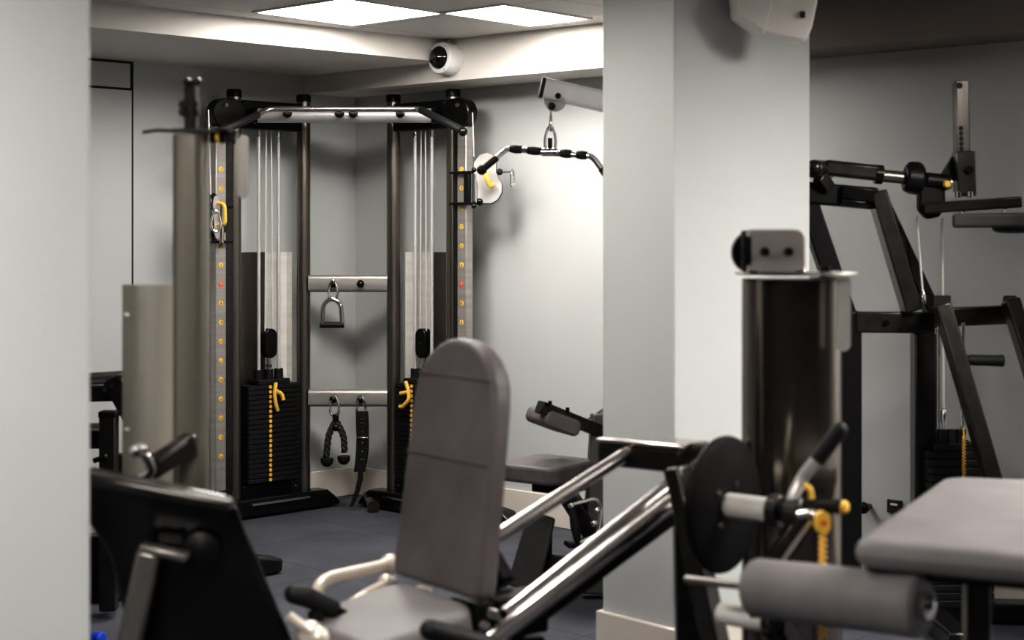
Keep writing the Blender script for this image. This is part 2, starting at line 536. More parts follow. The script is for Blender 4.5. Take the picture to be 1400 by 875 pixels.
def digit(txt, p, ax, ay, size, m, parent):
    cu = bpy.data.curves.new('numeral_outline', 'FONT')
    cu.body = txt; cu.size = size; cu.align_x = 'CENTER'; cu.align_y = 'CENTER'; cu.extrude = .0004
    cu.materials.append(M[m])
    fo = bpy.data.objects.new('numeral_outline', cu)
    COL.objects.link(fo)
    me = bpy.data.meshes.new_from_object(fo.evaluated_get(bpy.context.evaluated_depsgraph_get()))
    bpy.data.objects.remove(fo); bpy.data.curves.remove(cu)
    o = bpy.data.objects.new('numeral', me)
    COL.objects.link(o)
    ax = Vector(ax).normalized(); ay = Vector(ay).normalized(); nz = ax.cross(ay)
    o.parent = parent
    w = V(0, 0, 0); q = parent
    while q is not None:
        w += q.location; q = q.parent
    mm = Matrix((ax, ay, nz)).transposed().to_4x4()
    mm.translation = Vector(p) - w
    o.matrix_local = mm
    return o

# ------------------------------------------------------------------ dual cable machine in the corner
mach = thing('cable_crossover_machine', V(-.868, 8.0, 0), 'tall dual cable crossover machine standing across the far corner', 'exercise machine')
IL, OL = V(-1.106, 8.15, 0), V(-1.42, 7.85, 0)
IR, OR = V(-.629, 8.15, 0), V(-.30, 7.85, 0)
plate_proto = {}
for side, I, O in (('L', IL, OL), ('R', IR, OR)):
    u = (O - I).normalized(); ln = (O - I).length
    b = V(-u.y, u.x, 0); b = b if b.y > 0 else -b          # to the wall
    f = -b
    P = lambda uu, vv, z: I + u * uu + f * vv + V(0, 0, z)
    # base with sloping foot ends
    s = S(); base_poly = [(-.17, 0), (-.155, .03), (-.085, .085), (.04, .09), (.80, .09), (.875, .08), (.94, .03), (.95, 0)]
    s.prism(base_poly, I + f * .055 + V(0, 0, .012), u, V(0, 0, 1), .10)
    base = s.obj('base', 'gloss', mach, bevel=.008)
    s = S(); s.bar(P(.04, .11, .075), P(.40, .11, .075), .012, .012); s.obj('edge_strip', 'chrome', base)
    for uu in (-.10, .85):
        s = S(); s.cyl(P(uu, .055, 0), P(uu, .055, .015), .03, n=16); s.obj('rubber_foot', 'rubber', base)
    s = S(); s.box(P(.02, -.045, .06), (.12, .12, .09), u[:2]); s.obj('rear_foot', 'gloss', base, bevel=.01)
    # posts
    for uu in (0, ln):
        s = S(); s.cyl(P(uu, 0, .06), P(uu, 0, 2.155), .036, n=32); post = s.obj('post', 'bronze', mach)
        s = S(); s.lathe(P(uu, 0, 2.15), V(0, 0, 1), [(0, .0385), (.03, .0385), (.038, .035), (.038, .001)]); s.obj('post_cap', 'black', post)
    # lower cross plate with bolts, rubber stops
    s = S(); s.box(P(ln / 2, 0, .13), (ln - .07, .05, .06), u[:2]); lp = s.obj('bottom_plate', 'gloss', mach, bevel=.006)
    s = S(); s.box(P(.075, .03, .125), (.05, .012, .06), u[:2]); bolt(s, P(.075, .036, .125), f, .012); s.obj('corner_bracket', 'gun', mach, bevel=.003)
    # top housing
    s = S(); s.box(P(ln / 2, .0, 2.064), (ln - .06, .07, .145), u[:2]); s.obj('top_housing', 'black', mach, bevel=.01)
    s = S(); s.prism(stadium(.035, .085, .075), P(ln, .02, 2.062), u, V(0, 0, 1), .07); pc = s.obj('top_pulley_cover', 'gloss', mach, bevel=.006)
    s = S(); bolt(s, P(ln + .085, .056, 2.10), f, .013); s.obj('pulley_bolt', 'brass', pc)
    # guide rods, cables
    c0 = ln / 2 + .005
    for k in (-.062, .062):
        s = S(); s.cyl(P(c0 + k, 0, .14), P(c0 + k, 0, 1.995), .0092, n=12); rod = s.obj('guide_rod', 'silver', mach)
        s = S(); s.cyl(P(c0 + k, 0, 1.955), P(c0 + k, 0, 1.985), .012, n=12); s.cyl(P(c0 + k, 0, 1.965) - u * .0, P(c0 + k + .02, 0, 1.965), .004, n=8); s.obj('rod_collar', 'chrome', rod)
    for k0, k1 in ((-.014, -.022), (.018, .026)):
        s = S(); s.cyl(P(c0 + k0, .004, 1.99), P(c0 + k1, .004, .88), .0038, n=8); s.obj('cable', 'cable', mach)
    # shroud sheet behind the rods, inner flange coloured pale as if lit
    s = S()
    def sheet(pl):
        s = S(); s.prism([(x, -y) for x, y in pl] + [(x, -(y + .004)) for x, y in pl[::-1]], P(c0, 0, .745), u, f, 1.22); return s
    sheet([(-.035, .085), (.08, .085), (.165, .03)]).obj('shroud', 'sheetD', mach)
    sheet([(-.168, .03), (-.155, .06), (-.036, .085)]).obj('lit_shroud_flange', 'sheetL', mach)
    # weight stack
    N = 20; pitch = .0252; z0 = .168
    for k in range(N):
        if side not in plate_proto:
            s = S(); s.prism(rrect(.325, .115, .012, 3), P(c0, 0, z0 + pitch / 2), u, f, pitch * .88)
            pp = s.obj('weight_plate', 'plate', mach, bevel=.002, seg=1)
            s = S(); s.lathe(P(c0 + .028 if side == 'L' else c0 - .03, .0572, z0 + pitch / 2), f, [(0, .0098), (.002, .0098), (.003, .0085), (.003, .003), (.0015, .0015)], 16)
            dd = s.obj('number_dot', 'yellow', pp)
            plate_proto[side] = (pp, dd)
        else:
            pp, dd = plate_proto[side]
            a = dup(pp, parent=mach, d=V(0, 0, pitch * k)); dup(dd, parent=a)
    zt = z0 + N * pitch
    s = S(); s.prism(rrect(.20, .11, .01, 3), P(c0, 0, zt + .013), u, f, .024); top = s.obj('head_plate', 'plate', mach, bevel=.003)
    s = S()
    for k in (-.062, 0, .062):
        s.cyl(P(c0 + k, 0, zt + .02), P(c0 + k, 0, zt + .075), .024, n=20)
    s.obj('sleeve', 'plate', top, bevel=.002)
    s = S(); s.cyl(P(c0, 0, zt + .07), P(c0, 0, zt + .15), .011, n=14); s.cyl(P(c0, 0, zt + .085), P(c0, 0, zt + .10), .017, n=6); s.obj('stem', 'chrome', top)
    s = S(); s.prism(stadium(-.035, .045, .037), P(c0, .0, zt + .205), V(0, 0, 1), u, .05); pb = s.obj('pulley_block', 'gloss', mach, bevel=.004)
    s = S(); bolt(s, P(c0, .024, zt + .21), f, .010, .008); s.obj('pulley_bolt', 'gun', pb)
    # selector pin with yellow lanyard
    s = S()
    q0 = P(c0 + .055, .065, zt + .03); q1 = P(c0 + .035, .075, zt - .02); q2 = P(c0 + .045, .085, zt - .085)
    sg = -1 if side == 'R' else 1
    if side == 'L':
        s.tube(smooth_path([P(c0 + .005, .072, zt + .01), P(c0 + .02, .08, zt - .045), P(c0 + .015, .085, zt - .10), P(c0 + .0, .08, zt - .135)], .04), [.011] * 1 + [.011] * 0 if False else .0105, 10)
        s.tube(smooth_path([P(c0 + .012, .082, zt - .03), P(c0 - .02, .09, zt - .05), P(c0 - .028, .09, zt - .08)], .02), .011, 10)
    else:
        s.tube(smooth_path([P(c0 - .06, .07, zt + .01), P(c0 - .03, .08, zt - .03), P(c0 - .02, .085, zt - .08), P(c0 - .07, .085, zt - .12), P(c0 - .09, .085, zt - .12)], .04), .0105, 10)
        s.tube(smooth_path([P(c0 - .03, .082, zt - .04), P(c0 - .08, .09, zt - .05)], .02), .010, 10)
    s.obj('selector_pin', 'yellow', mach)
    # adjustment column with numbered stickers
    cc = P(ln + .118, .035, 0)
    s = S(); s.box(V(cc.x, cc.y, 1.05), (.062, .05, 1.88), u[:2]); colm = s.obj('adjustment_column', 'brushed', mach, bevel=.004)
    s = S(); s.box(V(cc.x, cc.y, .09) , (.075, .06, .14), u[:2]); s.obj('column_foot', 'gloss', colm, bevel=.006)
    s = S(); s.box(P(ln + .06, .012, 1.05), (.050, .05, 1.88), u[:2]); s.obj('dark_channel', 'gun', colm)
    face = f
    fx = V(-f.y, f.x, 0)
    fx = fx if fx.x > 0 else -fx
    for k in range(16):
        z = 1.45 - (232 + 26 * k - 320) * 7.78 / F
        p = P(ln + .118, .0602, z)
        s = S(); s.lathe(p, f, [(0, .0135), (.0015, .0135), (.002, .012), (.002, .001)], 18)
        st = s.obj('number_sticker', 'red' if k == 6 else 'yellow', colm)
        digit(str(k + 1), p + f * .0024, fx, V(0, 0, 1), .017 if k < 9 else .014, 'inkw' if k == 6 else 'ink', st)
    # swivel pulley trolley
    if side == 'L':
        zc = 1.45 - (298 - 320) * 7.7 / F
        s = S()
        for dz in (-.12, .055):
            s.box(P(ln + .12, .05, zc + dz), (.10, .10, .014), u[:2])
        s.box(P(ln + .168, .05, zc - .033), (.008, .10, .19), u[:2])
        tr = s.obj('pulley_trolley', 'black', mach, bevel=.003)
        s = S(); s.cyl(P(ln + .15, .115, zc - .125), P(ln + .15, .115, zc + .06), .012, n=14); s.obj('swivel_pin', 'chrome', tr)
        w = V(-.12, -1, 0).normalized()
        s = S()
        o = at(291.5, 299, 7.56)
        pol = [(.02 + .055 * math.cos(a), .07 + .055 * math.sin(a)) for a in [PI * (-.1 + 1.2 * i / 12) for i in range(13)]] + \
              [(.005 + .05 * math.cos(a), -.06 + .05 * math.sin(a)) for a in [PI * (.9 + 1.2 * i / 12) for i in range(13)]]
        s.prism(pol, o, w, V(0, 0, 1), .034); s.obj('pulley_plate', 'gloss', tr, bevel=.004)
        side_n = w.cross(V(0, 0, 1))
        s = S(); s.prism([(x * .9, y * .9) for x, y in pol], o + side_n * .021, w, V(0, 0, 1), .004)
        s.prism([(x * .9, y * .9) for x, y in pol], o - side_n * .021, w, V(0, 0, 1), .004); s.obj('side_plate', 'pale', tr)
        hx = V(1, 0, 0)
        h0 = at(297, 277, 7.53)
        s = S(); s.tube(smooth_path([at(294, 277, 7.55), at(307, 279, 7.53), at(308, 306, 7.53), at(297, 308, 7.55)], .02), .0095, 12); s.obj('yellow_handle', 'yellow', tr)
        s = S(); s.cyl(P(ln + .118, .058, zc - .055), P(ln + .118, .09, zc - .055), .018, n=18); s.obj('pop_pin', 'gloss', tr)
        s = S(); carabiner_mesh(s, at(295, 288, 7.42), .10, .044, V(.9, .43, 0).normalized(), .006); s.ball(at(293, 289, 7.44), .014); s.obj('carabiner', 'chrome', tr)
        s = S()
        for yy in (278, 308):
            s.ball(at(284, yy, 7.5), .009)
        s.obj('bolt', 'gun', tr)
        s = S(); s.cyl(at(285, 150, 7.56), at(288, 266, 7.52), .0038, n=8); s.obj('cable', 'cable', mach)
    else:
        zc = 1.45 - (255 - 320) * 7.7 / F
        s = S()
        for dz in (-.085, .07):
            s.box(P(ln + .135, .05, zc + dz), (.15, .085, .012), u[:2])
        s.box(P(ln + .175, .075, zc - .007), (.035, .025, .15), u[:2])
        tr = s.obj('pulley_trolley', 'black', mach, bevel=.003)
        s = S(); pr = at(648, 257, 7.50); s.cyl(pr - V(0, 0, .07), pr + V(0, 0, .07), .014, n=18); s.obj('swivel_pin', 'chrome', tr)
        for q_ in (-.088, .088):
            s = S(); s.ball(pr + V(0, 0, q_), .013); s.obj('pin_cap', 'gloss', tr)
        # figure of eight plate facing the room
        ppx = [(653, 276), (653, 252), (648, 238), (648, 222), (656, 212), (666, 209), (675, 213), (679, 222), (679, 234), (682, 243), (687, 253), (687, 264), (681, 274), (672, 279), (653, 279)]
        Y0 = 7.58
        pts = [at(a, bb, Y0) for a, bb in ppx]
        oo = at(665, 245, Y0)
        w = V(1, -.12, 0).normalized()
        pol = [((p - oo).x, (p - oo).z) for p in pts][::-1]
        s = S(); s.prism(pol, oo + V(0, .03, 0), w, V(0, 0, 1), .03); s.obj('pulley_housing', 'gloss', tr, bevel=.004)
        s = S(); s.prism([(x * .99 - .002, y * .99 + .002) for x, y in pol], oo + V(0, .010, 0), w, V(0, 0, 1), .005); s.obj('side_plate', 'pale', tr, bevel=.002)
        s = S(); s.tube(smooth_path([at(662, 226, 7.54), at(664, 240, 7.52), at(670, 255, 7.54), at(674, 252, 7.56)], .01), .012, 12); s.obj('yellow_handle', 'yellow', tr)
        s = S(); s.ball(at(683, 235, 7.55), .017); s.obj('cable_stop', 'rubber', tr)
        s = S(); s.cyl(at(683, 235, 7.55), at(699, 235, 7.53), .004, n=8); carabiner_mesh(s, at(701, 232, 7.53), .085, .034, V(.5, .8, 0).normalized(), .0055); s.obj('carabiner', 'chrome', tr)
        s = S(); s.ball(at(656, 276, 7.6), .02); s.obj('pop_pin', 'gloss', tr)
        s = S(); s.cyl(P(ln + .165, .03, 2.06), at(648, 214, 7.62), .0035, n=8); s.obj('cable', 'cable', mach)

# crosswise parts
s = S(); s.tube([at(350, 158, 7.86), at(592, 158, 7.86)], .037, 32); cb_ = s.obj('chrome_crossbeam', 'silver', mach)
for x_ in (347, 590):
    s = S(); s.cyl(at(x_, 158, 7.86), at(x_ + 6, 158, 7.86), .043, n=24); s.obj('beam_end', 'gloss', cb_)
pu = [at(300, 178, 7.40), at(325, 170, 7.45), at(352, 157, 7.60), at(366, 149, 7.66), at(572, 149, 7.66), at(585, 153, 7.60), at(612, 168, 7.45), at(634, 181, 7.40)]
s = S(); s.tube(smooth_path(pu, .05), .0145, 16); pub = s.obj('pull_up_bar', 'satin', mach)
s = S(); s.tube(smooth_path([at(296, 180, 7.38), at(325, 170, 7.445), at(352, 157, 7.595)], .05), .019, 16); s.obj('bar_grip', 'rubber', pub)
s = S(); s.tube(smooth_path([at(576, 150.5, 7.63), at(612, 168, 7.445), at(631, 178, 7.40)], .05), .019, 16); s.obj('bar_grip', 'rubber', pub)
s = S(); s.ball(at(633, 180, 7.385), .023); s.obj('grip_knob', 'gloss', pub)
for xx in (393, 464, 483, 547):
    s = S(); s.cyl(at(xx, 154, 7.84), at(xx, 150, 7.66), .019, n=16); s.ball(at(xx, 155, 7.80), .024); s.obj('bar_mount', 'gloss', pub)
for zc in (1.45 - (387.5 - 320) * 8.13 / F, 1.45 - (544 - 320) * 8.13 / F):
    s = S(); s.prism(rrect(.07, .09, .02, 5), V((IL.x + IR.x) / 2, 8.14, zc), V(0, 1, 0), V(0, 0, 1), IR.x - IL.x - .06)
    cbx = s.obj('crossbar', 'brushed', mach)
    for xx in (457, 494):
        hp = at(xx, 0, 8.10); s = S()
        s.cyl(V(hp.x, 8.11, zc), V(hp.x, 8.055, zc), .012, n=12); s.ball(V(hp.x, 8.052, zc), .021); s.obj('hook_knob', 'gloss', cbx)

# ------------------------------------------------------------------ attachments on the hooks
hz1 = 1.45 - (387.5 - 320) * 8.13 / F; hz2 = 1.45 - (544 - 320) * 8.13 / F
hx = lambda px: at(px, 0, 8.06).x
p = V(hx(456), 8.065, hz1)
t = thing('stirrup_handle', V(p.x, p.y, p.z - .23), 'chrome stirrup handle hanging from the upper crossbar by a carabiner', 'handle attachment')
s = S(); carabiner_mesh(s, p + V(0, -.025, .02), .105, .045, r=.0072); s.obj('carabiner', 'chrome', t)
zb = at(0, 444, 8.04).z; zt = at(0, 409, 8.04).z; xc = hx(454.5); hw = .053
arc = [V(xc - hw, 8.04, zb)] + [V(xc + hw * .92 * math.cos(a), 8.04, zt - .055 + .055 * math.sin(a)) for a in [PI - PI * i / 10 for i in range(11)]] + [V(xc + hw, 8.04, zb)]
s = S(); s.tube(smooth_path(arc, .01), .0125, 12); s.ball(V(xc, 8.04, zt + .004), .013); s.obj('bow', 'chrome', t)
s = S(); s.tube([V(xc - hw - .01, 8.04, zb), V(xc + hw + .01, 8.04, zb)], .016, 16); s.obj('grip', 'rubber', t)

p = V(hx(458), 8.065, hz2)
t = thing('triceps_rope', V(p.x, p.y, p.z - .36), 'black twisted rope with ball ends hanging from the lower crossbar', 'rope attachment')
s = S(); carabiner_mesh(s, p + V(0, -.025, .02), .105, .045, r=.0072); s.obj('carabiner', 'chrome', t)
jt = at(459, 571, 8.04)
s = S(); s.box(jt + V(0, 0, -.012), (.032, .02, .06)); s.ball(jt + V(.0, 0, -.05), .022); s.obj('bracket', 'gloss', t, bevel=.003)
def rope(s, pts):
    pts = smooth_path(pts, .08, 8)
    # resample
    L = sum((b - a).length for a, b in zip(pts, pts[1:])); n = 90
    rs = []; acc = 0; i = 0
    for k in range(n + 1):
        d = L * k / n
        while i < len(pts) - 2 and acc + (pts[i + 1] - pts[i]).length < d:
            acc += (pts[i + 1] - pts[i]).length; i += 1
        seg = (pts[i + 1] - pts[i]); rs.append(pts[i] + seg * min(1, (d - acc) / max(seg.length, 1e-6)))
    for strand in range(3):
        q = []
        for k, c in enumerate(rs):
            d = (rs[min(k + 1, n)] - rs[max(k - 1, 0)]).normalized()
            _, a, b = frame_from(d, V(0, 1, 0))
            ph = 2 * PI * (L * k / n / .085) + strand * 2 * PI / 3
            q.append(c + (a * math.cos(ph) + b * math.sin(ph)) * .0085)
        s.tube(q, .0098, 8)
for pts, e in (([at(457, 578, 8.04), at(449, 595, 8.04), at(446, 625, 8.04)], (447, 632)), ([at(461, 578, 8.04), at(470, 595, 8.03), at(471, 618, 8.02)], (470, 629))):
    s = S(); rope(s, pts); r_ = s.obj('rope', 'rope', t)
    ec = at(e[0], e[1], 8.03)
    s = S(); s.lathe(ec + V(0, 0, .022), V(0, 0, -1), [(0, .012), (0, .033), (.012, .034), (.028, .030), (.042, .018), (.047, .002)], 20); s.obj('ball_end', 'rubber', r_)

p = V(hx(494), 8.065, hz2)
t = thing('dip_belt', V(p.x, p.y, p.z - .5), 'black studded leather belt hanging from the lower crossbar', 'belt')
s = S(); carabiner_mesh(s, p + V(0, -.025, .02), .105, .045, r=.0072); s.obj('carabiner', 'chrome', t)
def strap(s, pts, widths, th, y):
    L = []; R_ = []
    for (px, py), w in zip(pts, widths):
        c = at(px, py, y); L.append(c - V(w / 2, 0, 0)); R_.append(c + V(w / 2, 0, 0))
    for i in range(len(pts) - 1):
        s_ = [L[i], R_[i], R_[i + 1], L[i + 1]]
        fr = [s.bm.verts.new(v + V(0, -th / 2, 0)) for v in s_]; bk = [s.bm.verts.new(v + V(0, th / 2, 0)) for v in s_]
        s.bm.faces.new(fr); s.bm.faces.new(bk[::-1])
        for a in range(4):
            s.bm.faces.new((fr[a], bk[a], bk[(a + 1) % 4], fr[(a + 1) % 4]))
    bmesh.ops.remove_doubles(s.bm, verts=s.bm.verts[:], dist=1e-5)
s = S(); strap(s, [(495, 562), (495.5, 580), (496, 598), (495.5, 615), (494, 630), (491.5, 645)], [.065, .066, .064, .066, .064, .060], .014, 8.03); bl = s.obj('belt_body', 'leather', t, bevel=.003)
s = S(); strap(s, [(493, 643), (492.5, 655), (489, 670), (484, 684), (480, 693)], [.026, .028, .026, .024, .018], .008, 8.02); s.obj('tail', 'leather', t)
s = S()
for yy in (573, 578, 590, 605, 617, 628):
    for d in ((0,) if yy in (590, 605, 617) else (-.006, .006)):
        c = at(495.5, yy, 8.02); bolt(s, c + V(d, 0, 0), V(0, -1, 0), .0045, .004)
s.obj('stud', 'chrome', bl)
s = S(); a0 = at(489, 598, 8.018); a1 = at(503, 598.5, 8.018); s.tube([a0, (a0 + a1) / 2 + V(0, -.008, .0), a1], .005, 10); s.obj('buckle', 'chrome', bl)

a0 = at(501, 661, 8.26); a1 = at(510, 686, 8.02)
t = thing('bar_attachment', V((a0.x + a1.x) / 2, 8.15, 0), 'short dull brass bar lying on the floor in the far corner', 'bar attachment')
d = V(a1.x - a0.x, a1.y - a0.y, 0).normalized()
pa = V(a0.x, a0.y, .05); pb = V(a1.x, a1.y, .032)
s = S(); s.cyl(pa, pb, .021, n=20); s.obj('shaft', 'brass', t)
s = S(); s.cyl(pb - d * .02, pb + d * .03, .031, n=20); s.obj('sleeve', 'gun', t)
s = S(); s.cyl(pa + d * .10, pa + d * .12 + V(0, 0, -.002), .029, n=20); s.obj('collar', 'chrome', t)

# ------------------------------------------------------------------ lat pulldown behind the middle pillar
ad = V(.85, .06, 0).normalized(); ap = V(ad.y, -ad.x, 0)      # arm direction, across direction
lat = thing('lat_pulldown_machine', V(.30, 6.5, 0), 'lat pulldown machine half hidden behind the middle pillar', 'exercise machine')
a0 = at(741, 120, 6.05)
a1 = a0 + V(.85, .06, -.185)
s = S(); s.prism(rrect(.075, .082, .018, 4), (a0 + a1) / 2, ap, (a1 - a0).cross(ap) * -1, (a1 - a0).length); arm = s.obj('top_arm', 'lightgrey', lat, bevel=.004)
s = S(); s.prism(rrect(.077, .084, .018, 4), a0, ap, (a1 - a0).cross(ap) * -1, .014); s.obj('arm_end_cap', 'gun', arm)
pc = at(759, 137, 6.06)
s = S(); s.cyl(pc - ap * .012, pc + ap * .012, .045, n=24); s.obj('pulley', 'pale', arm)
s = S(); bolt(s, at(763, 131, 6.0), V(0, -1, 0), .013, .012); s.obj('pulley_bolt', 'gloss', arm)
s = S(); s.ball(at(754, 145, 6.03), .016); s.obj('cable_ball', 'rubber', lat)
s = S(); s.cyl(at(754, 145, 6.03), at(753, 160, 6.03), .004, n=8); carabiner_mesh(s, at(753, 158, 6.03), .06, .028, ap, .005); carabiner_mesh(s, at(752.5, 172, 6.03), .105, .042, V(.96, -.25, 0), .0055); s.obj('carabiner', 'chrome', lat)
# upright and frame
b0 = V(a1.x - .06, a1.y, 0)
s = S(); s.bar(V(b0.x, b0.y, .05), V(b0.x, b0.y, a1.z + .03), .08, .10, up=ad); s.obj('upright', 'gun', lat, bevel=.008)
s = S(); s.bar(at(700, 792, 6.22) * 1 + V(.08, .10, 0) - V(0, 0, 0), V(b0.x, b0.y, .05), .09, .08); s.obj('floor_beam', 'gun', lat, bevel=.008)
# seat post (slanted front column) and thigh column
k0 = at(812, 830, 6.12); k0.z = .02; k1 = at(827, 566, 6.18)
s = S(); s.bar(k0, k1, .09, .11, up=ad); s.obj('seat_column', 'column', lat, bevel=.008)
k0 = V(k0.x, k0.y, 0)
pl0, pl1 = at(715, 806, 6.12), at(741, 703, 6.12)
s = S(); s.bar(pl0, pl1, .03, .135, up=V(1, -.35, 0), h1=.115); s.obj('foot_plate', 'column', lat, bevel=.01)
s = S(); s.bar(at(742, 800, 6.16) + V(.02, 0, 0), at(750, 728, 6.16) , .03, .03); s.obj('plate_rib', 'black', lat)
s = S(); s.bar(at(738, 765, 6.18), at(812, 772, 6.12), .06, .06); s.obj('cross_beam', 'gun', lat, bevel=.006)
s = S(); s.bar(at(700, 790, 6.2), at(730, 800, 6.16), .06, .05); s.obj('front_foot', 'rubber', lat, bevel=.01)
# seat
sc = at(748, 642, 6.12)
s = S(); s.prism(rrect(.30, .33, .05, 5), sc, V(.80, -.60, 0), V(.60, .80, 0), .07); st = s.obj('seat', 'pad', lat, bevel=.014, seg=3)
s = S(); s.box(sc + V(.05, .03, -.062), (.16, .16, .055), (.8, -.6)); s.obj('seat_bracket', 'black', st, bevel=.004)
s = S(); s.bar(sc + V(.06, .03, -.07), k0 + V(0, 0, .25), .07, .07); s.obj('seat_support', 'gun', lat, bevel=.006)
# thigh pad and its arm
g0, g1 = at(740, 561, 6.02), at(826, 592, 6.16)
s = S(); s.bar(at(737, 556, 6.02), g1, .055, .05); s.bar(g1 - V(.07, .01, -.03), at(832, 562, 6.2), .04, .035); ta = s.obj('thigh_pad_arm', 'gloss', lat, bevel=.005)
s = S(); bolt(s, at(752, 555, 6.0), V(0, 0, 1), .009, .02); bolt(s, at(776, 564, 6.05), V(0, 0, 1), .009, .02); s.obj('bolt', 'gloss', ta)
pa, pb = at(733, 569, 6.03), at(780, 587, 6.09)
dd = (pb - pa).normalized()
s = S(); s.prism(rrect((pb - pa).length, .066, .025, 5), (pa + pb) / 2 + V(0, .06, 0), dd, (V(0, 0, 1) - dd * dd.z).normalized(), .20); s.obj('thigh_pad', 'pad', lat, bevel=.012, seg=3)

# the bar on its carabiner
barc = at(752, 208, 6.03)
t = thing('lat_bar', V(barc.x, barc.y, barc.z), 'chrome lat bar with black grips hanging from the pulldown arm', 'bar attachment')
bd = V(.97, -.18, 0).normalized()
bp = [at(660, 231, 6.08), at(692, 205, 6.09), at(698, 203, 6.09), barc + V(0, 0, -.004), at(806, 213, 5.97), at(812, 217, 5.97), at(846, 262, 5.95)]
s = S(); s.tube(smooth_path(bp, .02), .0115, 16); bar_ = s.obj('shaft', 'chrome', t)
def lerp_bar(x):
    return at(x, 203 + (x - 698) * (10 / 108), 6.09 - (x - 698) * .12 / 108)
for x0, x1 in ((697, 714), (721, 740), (766, 782), (788, 803)):
    A, B = lerp_bar(x0), lerp_bar(x1)
    d = (B - A)
    s = S(); s.lathe(A, d, [(0, .012), (.004, .0155), (d.length / 2, .0180), (d.length - .004, .0155), (d.length, .012)], 20); s.obj('grip', 'rubber', t)
A, B = bp[0], bp[1]
s = S(); s.tube([A - (B - A) * .05, A + (B - A) * .60], .0145, 16); s.obj('grip', 'rubber', t)
s = S(); s.tube([bp[5] + (bp[6] - bp[5]) * .3, bp[6]], .0145, 16); s.obj('grip', 'rubber', t)
s = S(); s.ball(A - (B - A) * .04, .021); s.obj('end_cap', 'rubber', t)
s = S(); s.cyl(barc - bd * .032, barc + bd * .032, .0165, n=20); s.box(barc + V(0, 0, .03), (.018, .012, .05)); s.obj('swivel', 'chrome', t)

# row handle resting by the column
t = thing('row_handle', at(800, 745, 6.03), 'chrome rowing handle with black grip leaning on the pulldown machine', 'handle attachment')
s = S(); s.tube(smooth_path([at(781, 690, 6.0), at(815, 681, 6.02), at(822, 697, 6.05), at(818, 730, 6.04), at(800, 738, 6.02), at(790, 742, 6.0)], .02), .009, 12)
s.ball(at(781, 691, 6.0), .014); s.ball(at(816, 697, 6.02), .014); s.ball(at(812, 715, 6.02), .014); s.obj('bow', 'chrome', t)
s = S(); s.lathe(at(782, 695, 6.0), at(790, 742, 6.0) - at(782, 695, 6.0), [(0, .010), (.01, .014), (.07, .019), (.12, .015), (.135, .010)], 16); s.obj('grip', 'rubber', t)
s = S(); s.bar(at(774, 744, 6.0), at(803, 746, 6.02), .07, .018); s.obj('foot_block', 'black', lat, bevel=.003)

# ------------------------------------------------------------------ leg press seat with inclined rails (foreground)
n_ = V(-.8, -.6, 0); w_ = V(.6, -.8, 0)
lp = thing('leg_press_machine', V(-.1, 3.95, 0), 'leg press machine with tall grey backrest and inclined chrome rails', 'exercise machine')
bb = V(-.174, 3.85, .57); bt = V(-.112, 3.9, 1.19)
upv = (bt - bb).normalized()
H = (bt - bb).length
pol = [(-.185, -.005), (.185, -.005), (.192, .03), (.178, H - .18)]
for i in range(1, 12):
    a = PI * i / 12
    pol.append((.176 * math.cos(a) ** 1 if True else 0, H - .16 + .155 * math.sin(a)))
pol += [(-.178, H - .18), (-.192, .03)]
s = S(); s.prism(pol, bb, w_, upv, .062); back = s.obj('backrest', 'pad', lp, bevel=.016, seg=4)
nn = w_.cross(upv).normalized(); nn = nn if nn.y < 0 else -nn
for hh in (.315, H - .105):
    s = S(); hw = .186 if hh < .4 else .168
    s.tube([bb + w_ * -hw * .96 + upv * hh + nn * .0300, bb + w_ * hw * .96 + upv * hh + nn * .0300], .0030, 8)
    s.obj('seam', 'seam', back)
s = S(); s.prism(rrect(.26, .40, .03, 3), bb + upv * .22 - nn * .04, w_, upv, .018); s.obj('backing_board', 'black', back)
# seat
sc = V(-.174, 3.85, .50) + n_ * .17 + w_ * .01 + V(0, 0, -.010)
s = S(); nt_ = (n_ + V(0, 0, -.17)).normalized(); s.prism(rrect(.32, .36, .07, 6), sc, nt_, w_, .085); seat = s.obj('seat', 'padL', lp, bevel=.022, seg=4)
s = S(); s.prism(rrect(.27, .31, .05, 4), sc + V(0, 0, -.055), nt_, w_, .03); s.obj('seat_board', 'black', seat)
# frame below
s = S(); s.bar(sc + V(0, 0, -.06) + n_ * .12, V(.05, 3.98, .38), .12, .08); s.bar(V(-.33, 3.72, .42), V(-.30, 3.76, .02), .09, .09, up=n_)
s.bar(V(-.36, 3.68, .04), V(.5, 4.3, .04), .12, .07); s.obj('lower_frame', 'black', lp, bevel=.008)
s = S(); s.box(at(700, 838, 3.86), (.16, .10, .10), (.8, .6)); s.box(at(668, 838, 3.84), (.16, .12, .08), (.8, .6)); s.bar(at(690, 800, 3.92), at(660, 745, 3.98), .05, .05); s.obj('carriage', 'black', lp, bevel=.008)
# rails
rd = V(.8, .6, .46).normalized()
def rail(name, p_lo, p_hi, r, m='satin'):
    s = S(); s.cyl(p_lo, p_hi, r, n=24)
    return s.obj(name, m, lp)
rail('rail', at(650, 752, 3.93), at(862, 617, 4.24), .019)
rail('rail', at(690, 842, 3.72), at(961, 629, 4.146), .0205)
rail('rail', at(640, 900, 3.60), at(975, 645, 4.094), .0225)
s = S(); s.bar(at(690, 878, 3.72), at(952, 684, 4.09), .02, .03); s.obj('rail_shadow_bar', 'black', lp)
